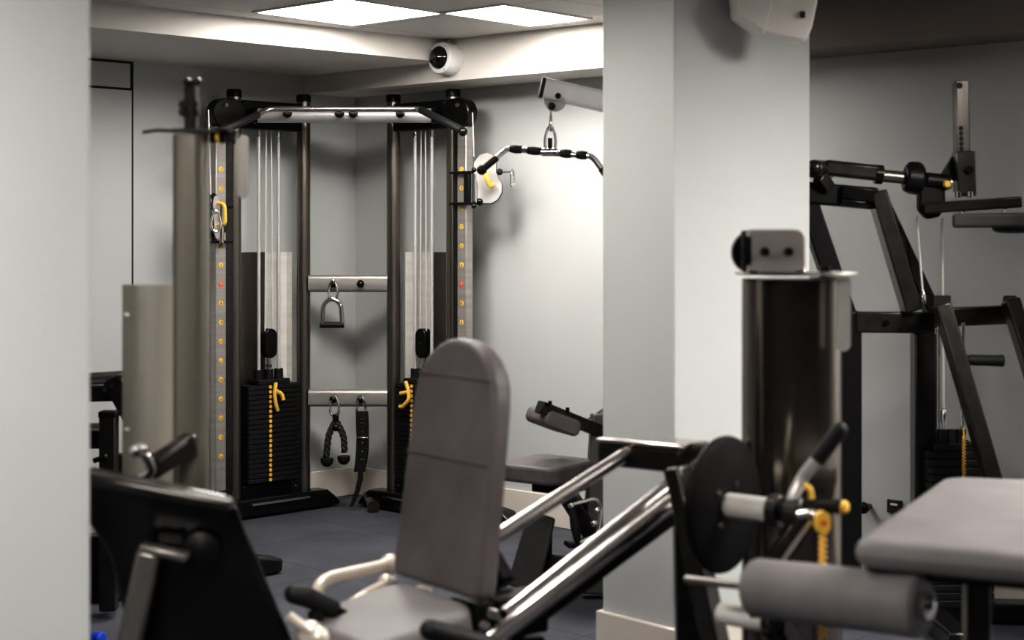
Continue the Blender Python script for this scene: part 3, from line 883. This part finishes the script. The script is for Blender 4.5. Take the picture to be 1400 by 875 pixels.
# chrome bits of the carriage
s = S(); s.bar(at(650, 812, 3.86), at(720, 838, 3.80), .03, .03); s.bar(at(664, 836, 3.78), at(712, 850, 3.74), .03, .03); s.obj('carriage_link', 'satin', lp, bevel=.006)
s = S(); bolt(s, at(668, 812, 3.74), V(0, -1, 0), .014, .012); bolt(s, at(655, 818, 3.74), V(0, -1, 0), .012, .012); bolt(s, at(662, 856, 3.6), V(0, -1, 0), .014, .014); s.obj('bolt', 'chrome', lp)
s = S(); s.tube(smooth_path([at(566, 812, 3.9), at(572, 803, 3.9), at(590, 806, 3.88), at(588, 812, 3.88)], .01), .007, 10); s.obj('clip', 'creamtube', lp)
# head box carrying the rails
hb0, hb1 = at(834, 617, 4.36), at(950, 628, 4.14)
s = S(); s.bar(hb0, hb1, .12, .068); hb = s.obj('rail_head', 'gun', lp, bevel=.014, seg=3)
s = S(); s.bar(hb0 + V(.0, 0, .038), hb1 + V(0, 0, .038), .125, .014); s.obj('head_cover', 'satin', hb, bevel=.006)
s = S(); s.prism([(0, 0), (.10, 0), (.05, -.08), (.03, -.12)], at(906, 640, 4.2), V(1, -.1, 0), V(0, 0, 1), .02); s.obj('gusset', 'gun', hb, bevel=.003)
s = S(); s.bar(at(940, 640, 4.22), V(.50, 4.27, .03), .08, .07); s.obj('rear_leg', 'gun', lp, bevel=.006)
# hand rails
s = S(); s.tube(smooth_path([at(542, 768, 4.06), at(520, 775, 4.02), at(452, 790, 3.92), at(436, 800, 3.88), at(432, 830, 3.84), at(434, 850, 3.83)], .05), .0165, 16); s.ball(at(533, 771, 4.05), .026); hr = s.obj('hand_rail', 'creamtube', lp)
s = S(); s.tube(smooth_path([at(538, 793, 4.02), at(500, 812, 3.94), at(470, 832, 3.88)], .02), .013, 14); s.ball(at(528, 795, 4.0), .021); s.obj('hand_rail', 'creamtube', lp)
s = S(); s.tube([at(402, 812, 3.72), at(418, 815, 3.72), at(458, 834, 3.76)], [.024, .026, .022], 16); s.ball(at(402, 812, 3.72), .024); gr = s.obj('hand_grip', 'rubber', lp)
s = S(); s.tube([at(455, 832, 3.76), at(475, 842, 3.78)], .012, 12); s.tube([at(432, 832, 3.74), at(436, 900, 3.76)], .022, 12); s.obj('grip_stem', 'gun', gr)
s = S(); s.tube([at(588, 861, 3.50), at(655, 880, 3.56), at(700, 892, 3.6)], [.024, .026, .022], 16); s.ball(at(588, 861, 3.5), .024); s.obj('hand_grip', 'rubber', lp)
s = S(); s.tube(smooth_path([at(394, 842, 3.52), at(425, 864, 3.53), at(445, 884, 3.56), at(480, 884, 3.74)], .02), .012, 12); s.ball(at(424, 866, 3.55), .030); s.ball(at(436, 872, 3.54), .026); s.obj('front_rod', 'creamtube', lp)

# ------------------------------------------------------------------ leg curl machine: tower, disc, roller, bench pad
axd = V(.78, -.63, 0).normalized(); perp = V(.63, .78, 0).normalized()
lc = thing('leg_curl_machine', V(.75, 4.0, 0), 'leg curl machine with grey foam roller and cylindrical black weight tower', 'exercise machine')
tc_ = at(1082, 0, 4.12); tc_ = V(tc_.x, tc_.y, 0)
ztop = at(0, 377, 4.0).z
prof = []
s = S()
pts = []
for i in range(28):
    a = 2 * PI * i / 28
    ca, sa = math.cos(a), math.sin(a)
    e = .84
    pts.append((.132 * math.copysign(abs(ca) ** e, ca), .11 * math.copysign(abs(sa) ** e, sa)))
s.prism(pts, tc_ + V(0, 0, ztop / 2), V(1, 0, 0), V(0, 1, 0), ztop - .02); s.obj('tower_shroud', 'shine', lc, bevel=.004)
s = S(); s.prism([(x * 1.22 + .012, y * 1.3) for x, y in pts], tc_ + V(0, 0, ztop + .004), V(1, 0, 0), V(0, 1, 0), .008); tp = s.obj('top_plate', 'brushed', lc, bevel=.002)
bx = at(1058, 343, 3.98)
s = S(); s.prism(rrect(.155, .112, .022, 4), bx + V(0, -.0, 0), V(1, 0, 0), V(0, 0, 1), .05); br = s.obj('pulley_bracket', 'bracket', tp, bevel=.004)
s = S(); s.cyl(bx + V(-.045, .03, -.004), bx + V(-.045, .06, -.004), .058, n=24); s.prism(stadium(-.025, .025, .028), bx + V(-.073, -.0, 0), V(0, 0, 1), V(0, 1, 0), .02); s.obj('pulley', 'black', br)
for dx in (-.028, .033):
    s = S(); bolt(s, bx + V(dx, -.025, -.002), V(0, -1, 0), .013, .012); s.obj('bolt', 'gun', br)
s = S()
for dx in (-.06, .06):
    s.box(bx + V(dx, -.03, -.052), (.028, .03, .010))
s.obj('bracket_foot', 'chrome', br, bevel=.003)
s = S(); s.prism(stadium(0, .16, .019), at(1153, 386, 3.98), V(0, 0, -1), V(1, 0, 0), .006); s.bar(at(1120, 374, 3.98), at(1160, 380, 3.98), .03, .008); s.obj('hanging_bracket', 'pale', tp)
s = S(); bolt(s, at(1128, 371, 3.95), V(0, 0, 1), .016, .015); s.obj('plate_bolt', 'gloss', tp)
# disc + axle
dc = at(993, 690, 3.80)
s = S(); s.lathe(dc - axd * .012, axd, [(-.012, .150), (-.006, .166), (.004, .170), (.012, .168), (.018, .155), (.018, .03)], 48); disc = s.obj('cam_disc', 'matte', lc)
s = S()
for a in (.9, 2.5, 4.0):
    bolt(s, dc + axd * .008 + perp * (.06 * math.cos(a)) + V(0, 0, .06 * math.sin(a)), axd, .009, .004)
s.obj('bolt', 'gun', disc)
ax1 = dc + axd * .125
s = S(); s.cyl(dc, ax1, .030, n=28); s.obj('axle', 'sheetL', lc)
s = S(); s.cyl(ax1, ax1 + axd * .03, .040, n=24); s.cyl(ax1 + axd * .03, ax1 + axd * .075, .022, n=20); s.obj('axle_collar', 'gun', lc, bevel=.003)
he = ax1 + axd * .07
# lever
lv = [he + V(-.01, 0, -.005), he + V(-.012, 0, .035), he + V(.018, .01, .09), at(1118, 628, 3.62), at(1146, 591, 3.60)]
s = S(); s.tube(smooth_path(lv, .04), .0155, 16); lev = s.obj('lever', 'silver', lc)
s = S(); s.cyl(at(1117, 629, 3.62), at(1148, 588, 3.60), .0195, n=18); s.ball(at(1148, 588, 3.60), .0195); s.obj('lever_grip', 'rubber', lev)
s = S(); s.cyl(he + V(-.01, 0, 0) - axd * .01, he + axd * .03 + V(-.01, 0, 0), .038, n=24); s.obj('lever_hub', 'gun', lev, bevel=.004)
# selector knob with yellow tip, yellow tag and coiled cord
k0, k1 = at(1100, 690, 3.62), at(1152, 693, 3.56)
s = S(); s.lathe(k0, k1 - k0, [(0, .013), (.02, .011), (.05, .014), ((k1 - k0).length, .017)], 20); kb = s.obj('selector_knob', 'gloss', lc)
s = S(); d = (k1 - k0).normalized(); s.lathe(k1, d, [(-.004, .014), (.006, .016), (.012, .012), (.014, .002)], 20); s.obj('knob_tip', 'yellow', kb)
s = S(); s.tube(smooth_path([at(1093, 705, 3.6), at(1110, 702, 3.58), at(1124, 706, 3.57)], .02), .012, 12); s.obj('tag_arm', 'satin', lc)
s = S(); tg = at(1124, 714, 3.55); s.prism(stadium(-.009, .009, .017), tg, V(0, 0, 1), V(1, .2, 0), .018); tgo = s.obj('cord_tag', 'yellow', lc)
s = S(); s.lathe(tg + V(0.002, -.0085, 0), V(.2, -1, 0), [(-.004, .007), (.0015, .007), (.0015, .001)], 16); s.obj('tag_mark', 'red', tgo)
s = S(); s.tube(smooth_path([at(1100, 664, 3.62), at(1108, 668, 3.61), at(1110, 682, 3.61)], .02), .007, 10); s.obj('yellow_loop', 'yellow', lc)
s = S(); coil(s, at(1125, 730, 3.55), .36, .0068, .0036, 26); s.obj('coiled_cord', 'yellow', tgo)
# link arm
s = S(); s.bar(at(1103, 708, 3.66), at(1060, 768, 3.66), .035, .05); s.obj('link_arm', 'gun', lc, bevel=.004)
s = S(); s.bar(at(1108, 712, 3.63), at(1068, 768, 3.63), .012, .012); s.obj('link_edge', 'satin', lc)
# side frame
s = S(); s.bar(at(926, 638, 3.93), at(984, 905, 3.84), .05, .065, up=perp); s.bar(at(984, 905, 3.84), V(.57, 3.84, .02), .05, .065, up=perp); s.obj('movement_arm', 'gun', lc, bevel=.008)
s = S(); s.bar(V(.57, 3.82, .04), V(1.4, 3.95, .04), .09, .08); s.bar(V(.57, 3.82, .04), V(.60, 4.2, .04), .09, .08); s.bar(tc_ + V(-.02, -.06, .04), V(1.15, 3.75, .04), .09, .08); s.obj('floor_frame', 'gun', lc, bevel=.008)
# roller
r0, r1 = at(1027, 802, 3.50), at(1262, 829, 3.22)
ra = (r1 - r0).normalized(); rl = (r1 - r0).length
s = S(); s.cyl(r0 - ra * .18, r0, .010, n=14); s.obj('roller_rod', 'midsteel', lc)
s = S(); s.lathe(r0, ra, [(0, .02), (0, .050), (.006, .060), (.018, .066), (rl - .012, .067), (rl - .003, .062), (rl, .056)], 48); ro = s.obj('foam_roller', 'foam', lc)
s = S(); s.lathe(r1 - ra * .001, ra, [(0, .056), (.004, .054), (.004, .03), (.008, .028), (.018, .022), (.022, .012), (.022, .001)], 32); s.obj('roller_cap', 'padside', ro)
s = S(); s.lathe(r1 + ra * .006, ra, [(0, .026), (.008, .026), (.016, .018), (.022, .001)], 20); s.obj('cap_bolt', 'chrome', ro)
s = S(); t0 = at(985, 838, 3.68); s.cyl(t0, t0 + axd * .13, .025, n=20); s.obj('lower_tube', 'sheetL', lc)
s = S(); s.cyl(t0 + axd * .13, t0 + axd * .16, .040, n=20); s.bar(t0 + axd * .12, at(1028, 795, 3.62), .04, .05); s.obj('lower_hub', 'black', lc, bevel=.004)
s = S(); bolt(s, at(1059, 848, 3.52), V(0, -1, 0), .022, .02); s.obj('hub_bolt', 'gun', lc)
s = S(); s.bar(at(1059, 850, 3.56), tc_ + V(.02, -.12, .30), .05, .05); s.obj('hub_brace', 'black', lc)
# bench pad
z = .80
def top(px, py):
    y = (CAM_H - z) * F / (py - HORIZ); return at(px, py, y)
cs = [top(1160, 739), top(1288, 649), top(1520, 658), top(1480, 766)]
oo = sum(cs, V(0, 0, 0)) / 4
cs2 = []
for i in range(4):
    a, b_, c_ = cs[i - 1], cs[i], cs[(i + 1) % 4]
    u0, u1 = (a - b_).normalized(), (c_ - b_).normalized()
    for j in range(6):
        tt = j / 5; q0, q1 = b_ + u0 * .07, b_ + u1 * .07
        cs2.append(q0 * (1 - tt) ** 2 + b_ * (2 * tt * (1 - tt)) + q1 * tt * tt)
s = S(); s.prism([((p - oo).x, (p - oo).y) for p in cs2], V(oo.x, oo.y, z - .032), V(1, 0, 0), V(0, 1, 0), .064); bp_ = s.obj('bench_pad', 'padL', lc, bevel=.03, seg=4)
s = S(); s.prism([((p - oo).x * .82, (p - oo).y * .82) for p in cs2], V(oo.x, oo.y, z - .075), V(1, 0, 0), V(0, 1, 0), .03); s.obj('bench_board', 'black', bp_)
pp = at(1335, 800, 3.55)
s = S(); s.bar(V(pp.x, pp.y, .04), V(pp.x, pp.y, z - .10), .055, .055, up=V(0, 1, 0)); s.obj('bench_post', 'gun', lc, bevel=.008)

# ------------------------------------------------------------------ machine against the right wall
rm = thing('chest_press_machine', V(1.55, 5.5, 0), 'black press machine with slanted frame standing by the right wall', 'exercise machine')
Y = 5.78
s = S(); s.bar(V(at(1159, 0, Y).x, Y, .02), at(1159, 425, Y), .088, .088, up=V(0, 1, 0)); s.obj('upright', 'black', rm, bevel=.006)
s = S(); s.bar(at(1158, 440, Y), at(1100, 268, Y), .075, .085, up=V(0, 1, 0)); s.obj('slanted_strut', 'black', rm, bevel=.006)
s = S(); s.bar(at(1085, 262, Y), at(1196, 272, Y), .11, .08); tf = s.obj('top_frame', 'black', rm, bevel=.008)
s = S(); s.bar(at(1150, 262, Y - .06), at(1196, 268, Y - .06), .04, .05); s.bar(at(1150, 276, Y - .07), at(1184, 280, Y - .07), .02, .025); s.obj('top_bracket', 'gloss', tf, bevel=.005)
s = S(); s.bar(at(1198, 262, Y - .03), at(1246, 425, Y - .03), .06, .10, up=V(0, 1, 0)); s.obj('slanted_strut', 'gun', rm, bevel=.006)
s = S(); s.bar(at(1206, 280, Y + .06), at(1274, 425, Y + .06), .05, .09, up=V(0, 1, 0)); s.obj('slanted_strut', 'black', rm, bevel=.006)
s = S(); s.bar(at(1168, 440, Y - .02), at(1276, 441, Y - .02), .06, .078); cr = s.obj('crossbar', 'gun', rm, bevel=.006)
s = S()
for xx in (1212, 1261):
    bolt(s, at(xx, 441, Y - .05), V(0, -1, 0), .013, .012)
s.obj('bolt', 'gloss', cr)
s = S(); s.bar(at(1276, 434, Y), at(1375, 430, Y + .05), .055, .07); s.obj('crossbar', 'gun', rm, bevel=.006)
s = S(); s.bar(at(1262, 455, Y), V(at(1262, 0, Y).x, Y, .03), .08, .08, up=V(0, 1, 0)); s.obj('upright', 'gun', rm, bevel=.006)
s = S(); s.bar(V(at(1157, 0, Y).x, Y, .04), V(at(1420, 0, Y).x, Y - .05, .04), .10, .075); s.bar(V(at(1262, 0, Y).x, Y - .5, .04), V(at(1262, 0, Y).x, Y + .1, .04), .09, .075); s.obj('base_frame', 'gloss', rm, bevel=.008)
# top tube and hub
s = S(); s.bar(at(1126, 229, Y - .05), at(1202, 237, Y - .05), .06, .058); s.obj('arm_block', 'gun', rm, bevel=.012)
s = S(); s.cyl(at(1112, 231, Y - .12), at(1134, 232, Y + .03), .034, n=20); s.ball(at(1114, 229, Y - .12), .026); s.bar(at(1120, 240, Y - .08), at(1132, 258, Y - .05), .04, .05); s.obj('pivot', 'gun', rm, bevel=.004)
s = S(); s.cyl(at(1196, 238, Y - .05), at(1206, 239, Y - .05), .036, n=24); s.obj('tube_collar', 'gloss', rm)
s = S(); s.cyl(at(1204, 240, Y - .05), at(1300, 250, Y - .05), .023, n=24); s.obj('lever_tube', 'bronze', rm)
s = S(); s.cyl(at(1236, 243, Y - .05), at(1262, 246, Y - .05), .052, n=28); s.cyl(at(1262, 246, Y - .05), at(1298, 250, Y - .05), .030, n=24); s.obj('pulley_hub', 'black', rm, bevel=.012)
s = S(); s.prism([(-.048, .05), (.048, .05), (.052, -.06), (.03, -.105), (-.015, -.115), (-.048, -.08)], at(1272, 258, Y - .04), V(1, 0, 0), V(0, 0, 1), .05); s.obj('cam_plate', 'black', rm, bevel=.010)
s = S(); s.cyl(at(1257, 244, Y - .03) , at(1243, 243, Y + .0), .062, n=28); s.obj('cable_wheel', 'gloss', rm, bevel=.010)
s = S(); s.lathe(at(1294, 252, Y - .08), V(0, -1, 0), [(0, .0145), (.012, .0145), (.018, .011), (.018, .001)], 20); s.obj('yellow_cap', 'yellow', rm)
# adjustment mast
mp = at(1313, 0, Y - .05)
m0, m1 = at(1318, 262, Y - .05), at(1313, 111, Y - .05)
s = S(); s.bar(at(1316, 268, Y - .05), m1, .05, .054, up=V(0, 1, 0)); ms = s.obj('adjustment_mast', 'mastdark', rm, bevel=.004)
s = S()
for yy in (118, 176, 183, 190, 197, 204):
    c = at(1309 + (yy - 118) * .03, yy, Y - .05); s.cyl(c + V(0, -.0265, 0), c + V(0, -.0285, 0), .0085 if yy > 120 else .012, n=14)
s.obj('pin_hole', 'gap', ms)
s = S(); s.bar(at(1319, 268, Y - .05), at(1317, 207, Y - .05), .068, .075, up=V(0, 1, 0)); sl = s.obj('mast_sleeve', 'gun', rm, bevel=.006)
s = S(); c = at(1325, 232, Y - .09); s.cyl(c, c + V(0, -.012, 0), .014, n=18); s.obj('sleeve_knob', 'gloss', sl)
s = S(); s.prism([(0, 0), (.06, .10), (.06, .0)], at(1282, 247, Y - .02), V(1, 0, 0), V(0, 0, 1), .03); s.obj('gusset', 'black', sl)
s = S(); s.bar(at(1303, 266, Y - .06), at(1332, 266, Y - .06), .05, .016); s.cyl(at(1310, 262, Y - .11), at(1310, 270, Y - .11), .012, n=10); s.cyl(at(1326, 262, Y - .11), at(1326, 270, Y - .11), .012, n=10); s.obj('clamp', 'chrome', sl, bevel=.002)
# pad arm and pad
s = S(); s.bar(at(1264, 285, Y - .10), at(1397, 276, Y - .20), .07, .040); pa_ = s.obj('pad_arm', 'gun', rm, bevel=.006)
s = S(); s.bar(at(1302, 302, Y - .14), at(1450, 300, Y - .24), .16, .052); pd = s.obj('shoulder_pad', 'paddark', rm, bevel=.012, seg=3)
s = S(); s.lathe(at(1385, 311, Y - .2), V(0, 0, -1), [(0, .075), (.012, .07), (.02, .05), (.022, .001)], 24); s.obj('pad_base', 'black', pd)
s = S(); bolt(s, at(1316, 291, Y - .2), V(0, -.3, 1), .009); bolt(s, at(1374, 288, Y - .26), V(0, -.3, 1), .009); s.obj('pad_bolt', 'chrome', pd)
# cables
s = S(); s.cyl(at(1253, 296, Y - .04), at(1262, 408, Y - .04), .0048, n=8); s.obj('cable', 'cable', rm)
s = S(); s.lathe(at(1261.5, 396, Y - .04), V(0.02, 0, -1), [(0, .005), (.02, .011), (.045, .013), (.06, .009)], 14); s.obj('cable_end', 'chrome', rm)
s = S(); s.cyl(at(1288, 298, Y - .04), at(1290, 565, Y - .04), .0048, n=8); s.obj('cable', 'cable', rm)
# weight stack
wc = at(1292, 0, Y); wc = V(wc.x + .03, Y, 0)
for dx in (-.045, .045):
    s = S(); s.cyl(V(wc.x - .02 + dx, Y - .04, .1), V(wc.x - .02 + dx, Y - .04, 1.12), .009, n=12); s.obj('guide_rod', 'chrome', rm)
zt = at(0, 612, Y).z
pr = None
for k in range(20):
    if pr is None:
        s = S(); s.box(V(wc.x, Y - .04, zt - .015), (.25, .12, .026)); pr = s.obj('weight_plate', 'plate', rm, bevel=.003)
    else:
        dup(pr, parent=rm, d=V(0, 0, -.029 * k))
s = S(); s.box(V(wc.x - .02, Y - .04, zt + .014), (.15, .11, .03)); hp_ = s.obj('head_plate', 'plate', rm, bevel=.004)
s = S()
for dx in (-.055, -.02, .015):
    s.cyl(V(wc.x + dx, Y - .05, zt + .02), V(wc.x + dx, Y - .05, zt + .075), .019, n=16)
s.obj('sleeve', 'plate', hp_)
s = S(); s.lathe(at(1291, 558, Y - .05), V(0, 0, -1), [(0, .006), (.01, .013), (.05, .013), (.06, .009), (.075, .009)], 14); s.obj('cable_coupling', 'chrome', hp_)
s = S(); coil(s, at(1318, 596, Y - .13), .16, .0052, .0030, 14); s.tube([at(1317, 585, Y - .13), at(1318, 597, Y - .13)], .003, 8); s.obj('coiled_cord', 'yellow', rm)
# press levers with grip
s = S(); s.bar(at(1287, 415, Y - .22), at(1362, 672, Y - .30), .055, .085, up=V(0, 1, 0)); pl_ = s.obj('press_lever', 'gun', rm, bevel=.008)
s = S(); s.bar(at(1288, 412, Y - .14), at(1290, 440, Y - .02), .06, .05); s.bar(at(1286, 415, Y - .22), at(1288, 440, Y), .05, .05); s.obj('lever_mount', 'gun', pl_)
s = S(); s.lathe(at(1318, 492, Y - .24), V(1, -.1, -.02), [(0, .010), (.01, .016), (.02, .019), (.12, .020), (.135, .022), (.14, .018), (.142, .001)], 20); s.ball(at(1318, 491, Y - .25), .014); s.obj('hand_grip', 'rubber', pl_)
s = S(); s.bar(at(1381, 410, Y - .1), at(1440, 600, Y - .2), .055, .085, up=V(0, 1, 0)); s.bar(at(1381, 412, Y - .1), at(1378, 430, Y + .06), .05, .05); s.obj('press_lever', 'gun', rm, bevel=.008)

# ------------------------------------------------------------------ wall fittings low on the right wall
p = on_wall(DR, 1189); p = V(p.x, p.y, at(0, 692, p.y).z)
t = thing('door_stop', p, 'round black knob stop fixed low on the right wall', 'door stop')
S().cyl(p, p + NR * .04, .012, n=14).obj('stem', 'gun', t)
S().ball(p + NR * .055, .026).obj('knob', 'gloss', t)
p = on_wall(DR, 1224); p = V(p.x, p.y, at(0, 692, p.y).z)
t = thing('wall_socket', p, 'dark metal wall socket low on the right wall', 'socket')
s = S(); s.box(p + NR * .005, (.066, .01, .055), DR[:2]); s.obj('cover_plate', 'socket', t, bevel=.002)
s = S(); s.box(p + NR * .012 + V(0, 0, .008), (.03, .008, .008), DR[:2]); s.obj('switch', 'camwhite', t)

# ------------------------------------------------------------------ tall tower machine at the left
lt = thing('pulley_tower_machine', V(-.93, 4.0, 0), 'tall blurred pulley tower with curved grey shroud beside the left pillar', 'exercise machine')
zc = at(0, 389, 4.05).z
s = S()
arc = [(-.075 + .15 * i / 12, -.03 * math.sin(PI * i / 12)) for i in range(13)]
s.prism(arc + [(x, y + .006) for x, y in arc[::-1]], V(at(206, 0, 4.05).x, 4.05, (zc + .05) / 2), V(1, 0, 0), V(0, 1, 0), zc - .05); sh = s.obj('shroud', 'tan', lt)
s = S()
for yy in (430, 587):
    s.cyl(at(171, yy, 4.0), at(178, yy, 4.0), .007, n=8)
s.obj('shroud_screw', 'chrome', sh)
pt = V(at(262, 0, 3.95).x, 3.95, 0); zt = at(0, 180, 3.95).z
s = S(); s.prism(rrect(.086, .10, .03, 5), pt + V(0, 0, zt / 2), V(1, 0, 0), V(0, 1, 0), zt - .02); s.obj('tower_post', 'postgrey', lt)
s = S(); s.prism(rrect(.17, .14, .05, 5), pt + V(.035, 0, zt), V(1, 0, 0), V(0, 1, 0), .007)
tp = s.obj('top_plate', 'gun', lt)
s = S(); s.tube([at(195, 181, 3.95), at(215, 178, 3.95), at(243, 179, 3.95)], .004, 8); s.obj('plate_lip', 'gun', tp)
s = S(); s.bar(pt + V(0, 0, zt), at(262, 111, 3.95), .028, .05, up=V(0, 1, 0)); hd = s.obj('pulley_head', 'black', lt, bevel=.004)
for x, y in ((250, 143), (250, 153), (256, 112), (270, 112)):
    s = S(); s.ball(at(x, y, 3.92), .011); s.obj('head_bolt', 'gun', hd)
s = S(); s.cyl(at(250, 148, 3.95), at(272, 148, 3.95), .022, n=16); s.obj('head_pulley', 'black', hd)
s = S(); s.prism(stadium(0, .135, .014), at(332, 192, 3.95), V(0, 0, -1), V(1, 0, 0), .006); s.obj('hanging_bracket', 'sheet', tp)
s = S(); s.cyl(at(288, 188, 3.95), at(322, 188, 3.95), .014, n=14); s.cyl(at(310, 180, 3.93), at(310, 196, 3.93), .016, n=14); s.obj('plate_bolt', 'black', tp)
s = S(); s.cyl(at(296, 186, 3.92), at(300, 186, 3.92), .017, n=14); s.obj('yellow_collar', 'yellow', tp)
s = S(); s.bar(at(262, 604, 3.90), at(205, 642, 3.79), .035, .055); la = s.obj('lever_arm', 'gun', lt, bevel=.008)
s = S(); s.bar(at(262, 596, 3.90), at(212, 630, 3.79), .03, .006); s.obj('lever_edge', 'satin', la)
s = S(); s.tube(smooth_path([at(184, 616, 3.77), at(198, 620, 3.77), at(210, 645, 3.78), at(190, 655, 3.78)], .02), .013, 12); s.ball(at(186, 616, 3.77), .018); s.ball(at(196, 614, 3.77), .014); s.obj('lever_handle', 'satin', la)
s = S(); s.bar(V(pt.x, 3.95, .04), V(-1.25, 4.2, .04), .10, .08); s.bar(V(pt.x - .0, 3.80, .04), V(pt.x + .0, 4.1, .04), .10, .08); s.obj('base_frame', 'black', lt, bevel=.008)

# ------------------------------------------------------------------ exercise bike console in the left foreground
ct = thing('exercise_bike', V(-.80, 3.68, 0), 'black exercise bike console on a grey mast, seen from behind', 'exercise bike')
def quad_panel(s, front, th):
    A = [s.bm.verts.new(p) for p in front]; B = [s.bm.verts.new(p + th) for p in front]
    k = len(front)
    for i in range(k):
        s.bm.faces.new((A[i], A[(i + 1) % k], B[(i + 1) % k], B[i]))
    s.bm.faces.new(A[::-1]); s.bm.faces.new(B)
yv = lambda y: 3.62 + (y - 650) * .0005
poly = [(119, 648), (136, 651), (322, 690), (338, 735), (396, 870), (420, 930), (190, 930), (150, 760), (119, 715)]
s = S(); quad_panel(s, [at(x, y, yv(y)) for x, y in poly], V(-.02, .07, .015)); con = s.obj('console', 'gloss', ct, bevel=.02, seg=3)
s = S(); s.bar(at(119, 652, 3.60), at(318, 691, 3.60), .07, .028); s.obj('console_rim', 'gun', con, bevel=.010, seg=3)
s = S(); s.prism(rrect(.055, .022, .006, 3), at(233, 735, 3.64), V(1, 0, -.1), V(0, 0, 1), .010); s.obj('badge', 'gun', con)
s = S(); s.lathe(at(275, 752, 3.66), V(.1, -1, 0), [(0, .050), (.018, .046), (.028, .025), (.031, .001)], 20); s.obj('speaker_boss', 'black', con)
s = S(); s.bar(at(205, 752, 3.60), at(160, 960, 3.62), .055, .05, up=V(0, 1, 0)); s.bar(at(160, 960, 3.62), V(-.93, 3.64, .02), .08, .06, up=V(0, 1, 0)); s.obj('mast', 'midsteel', ct, bevel=.010)
s = S(); s.bar(at(192, 747, 3.60), at(258, 762, 3.60), .05, .02); s.obj('tablet_ledge', 'midsteel', con, bevel=.006)
s = S(); s.bar(V(-1.0, 3.64, .04), V(-.45, 3.64, .04), .10, .08); s.obj('floor_bar', 'black', ct, bevel=.008)

# ------------------------------------------------------------------ low machine seen in the gap beside the left pillar
lm = thing('seated_row_machine', V(-1.5, 6.0, 0), 'dark machine with chrome tube in the gap beside the left pillar', 'exercise machine')
s = S(); s.cyl(at(90, 520, 5.9), at(168, 515, 5.9), .024, n=20); s.obj('chrome_tube', 'satin', lm)
s = S(); s.bar(at(90, 538, 5.92), at(170, 536, 5.92), .08, .062); s.obj('frame_beam', 'gun', lm, bevel=.006)
s = S(); s.bar(at(152, 518, 5.86), at(195, 600, 5.86), .012, .07, up=V(1, 0, .5)); s.obj('bracket_plate', 'gun', lm, bevel=.003)
s = S(); bolt(s, at(154, 527, 5.84), V(0, -1, 0), .012, .014); bolt(s, at(144, 533, 5.84), V(0, -1, 0), .012, .014); bolt(s, at(164, 515, 5.84), V(0, -1, 0), .010, .012); s.obj('bolt', 'chrome', lm)
pz = at(149, 566, 5.8)
s = S(); s.bar(V(pz.x, 5.8, .03), pz, .062, .062, up=V(0, 1, 0)); po = s.obj('post', 'gun', lm, bevel=.006)
s = S(); s.box(pz + V(0, 0, .0), (.066, .066, .024)); s.obj('post_cap', 'black', po, bevel=.004)
s = S(); s.cyl(at(100, 583, 5.78), at(142, 582, 5.78), .011, n=14); s.obj('cross_rod', 'satin', lm)
s = S(); s.bar(at(100, 600, 5.9), at(140, 600, 5.9), .06, .07); s.bar(at(162, 620, 5.9), V(at(166, 0, 5.9).x, 5.9, .1), .05, .06, up=V(0, 1, 0)); s.obj('seat_frame', 'black', lm, bevel=.006)
s = S(); s.tube([at(128, 630, 5.76), at(144, 625, 5.76)], .010, 10); s.ball(at(143, 625, 5.75), .014); s.obj('pull_pin', 'gloss', lm)
s = S(); s.box(V(at(140, 0, 6.1).x, 6.1, .13), (.08, .12, .26)); s.obj('front_foot', 'black', lm, bevel=.008)
s = S(); f0 = V(-1.62, 6.05, .045); f1 = V(-1.07, 6.56, .045)
s.bar(f0, f1, .10, .08); s.obj('floor_beam', 'gun', lm, bevel=.02, seg=3)
s = S(); s.bar(V(-1.11, 6.51, .045), V(-1.01, 6.60, .035), .12, .09, w1=.10, h1=.055); s.obj('beam_foot', 'rubber', lm, bevel=.012)

p = at(136, 880, 5.42)
o = S(); o.lathe(V(p.x - .02, p.y, .025), V(1, -.5, 0), [(0, .018), (.004, .024), (.035, .025), (.04, .018)], 20)
tag(o.obj('resistance_band_roll', 'blue'), 'small bright blue roll on the floor beside the left pillar', 'resistance band')

# ------------------------------------------------------------------ world, camera, look
w = bpy.data.worlds.new('World'); scn.world = w; w.use_nodes = True
w.node_tree.nodes['Background'].inputs['Color'].default_value = (.5, .5, .5, 1)
w.node_tree.nodes['Background'].inputs['Strength'].default_value = .1
cam = bpy.data.cameras.new('camera'); co = bpy.data.objects.new('camera', cam); COL.objects.link(co)
co.location = (0, 0, CAM_H); co.rotation_euler = (PI / 2, 0, 0)
cam.sensor_width = 36; cam.sensor_fit = 'HORIZONTAL'; cam.lens = 36 * F / 1400
cam.shift_y = -(437.5 - HORIZ) / 1400
cam.clip_start = .05
cam.dof.use_dof = True; cam.dof.focus_distance = 7.6; cam.dof.aperture_fstop = 2.3
scn.camera = co
scn.view_settings.view_transform = 'Standard'
scn.view_settings.look = 'High Contrast'
scn.view_settings.exposure = 0.0
scn.cycles.max_bounces = 10
scn.cycles.diffuse_bounces = 5
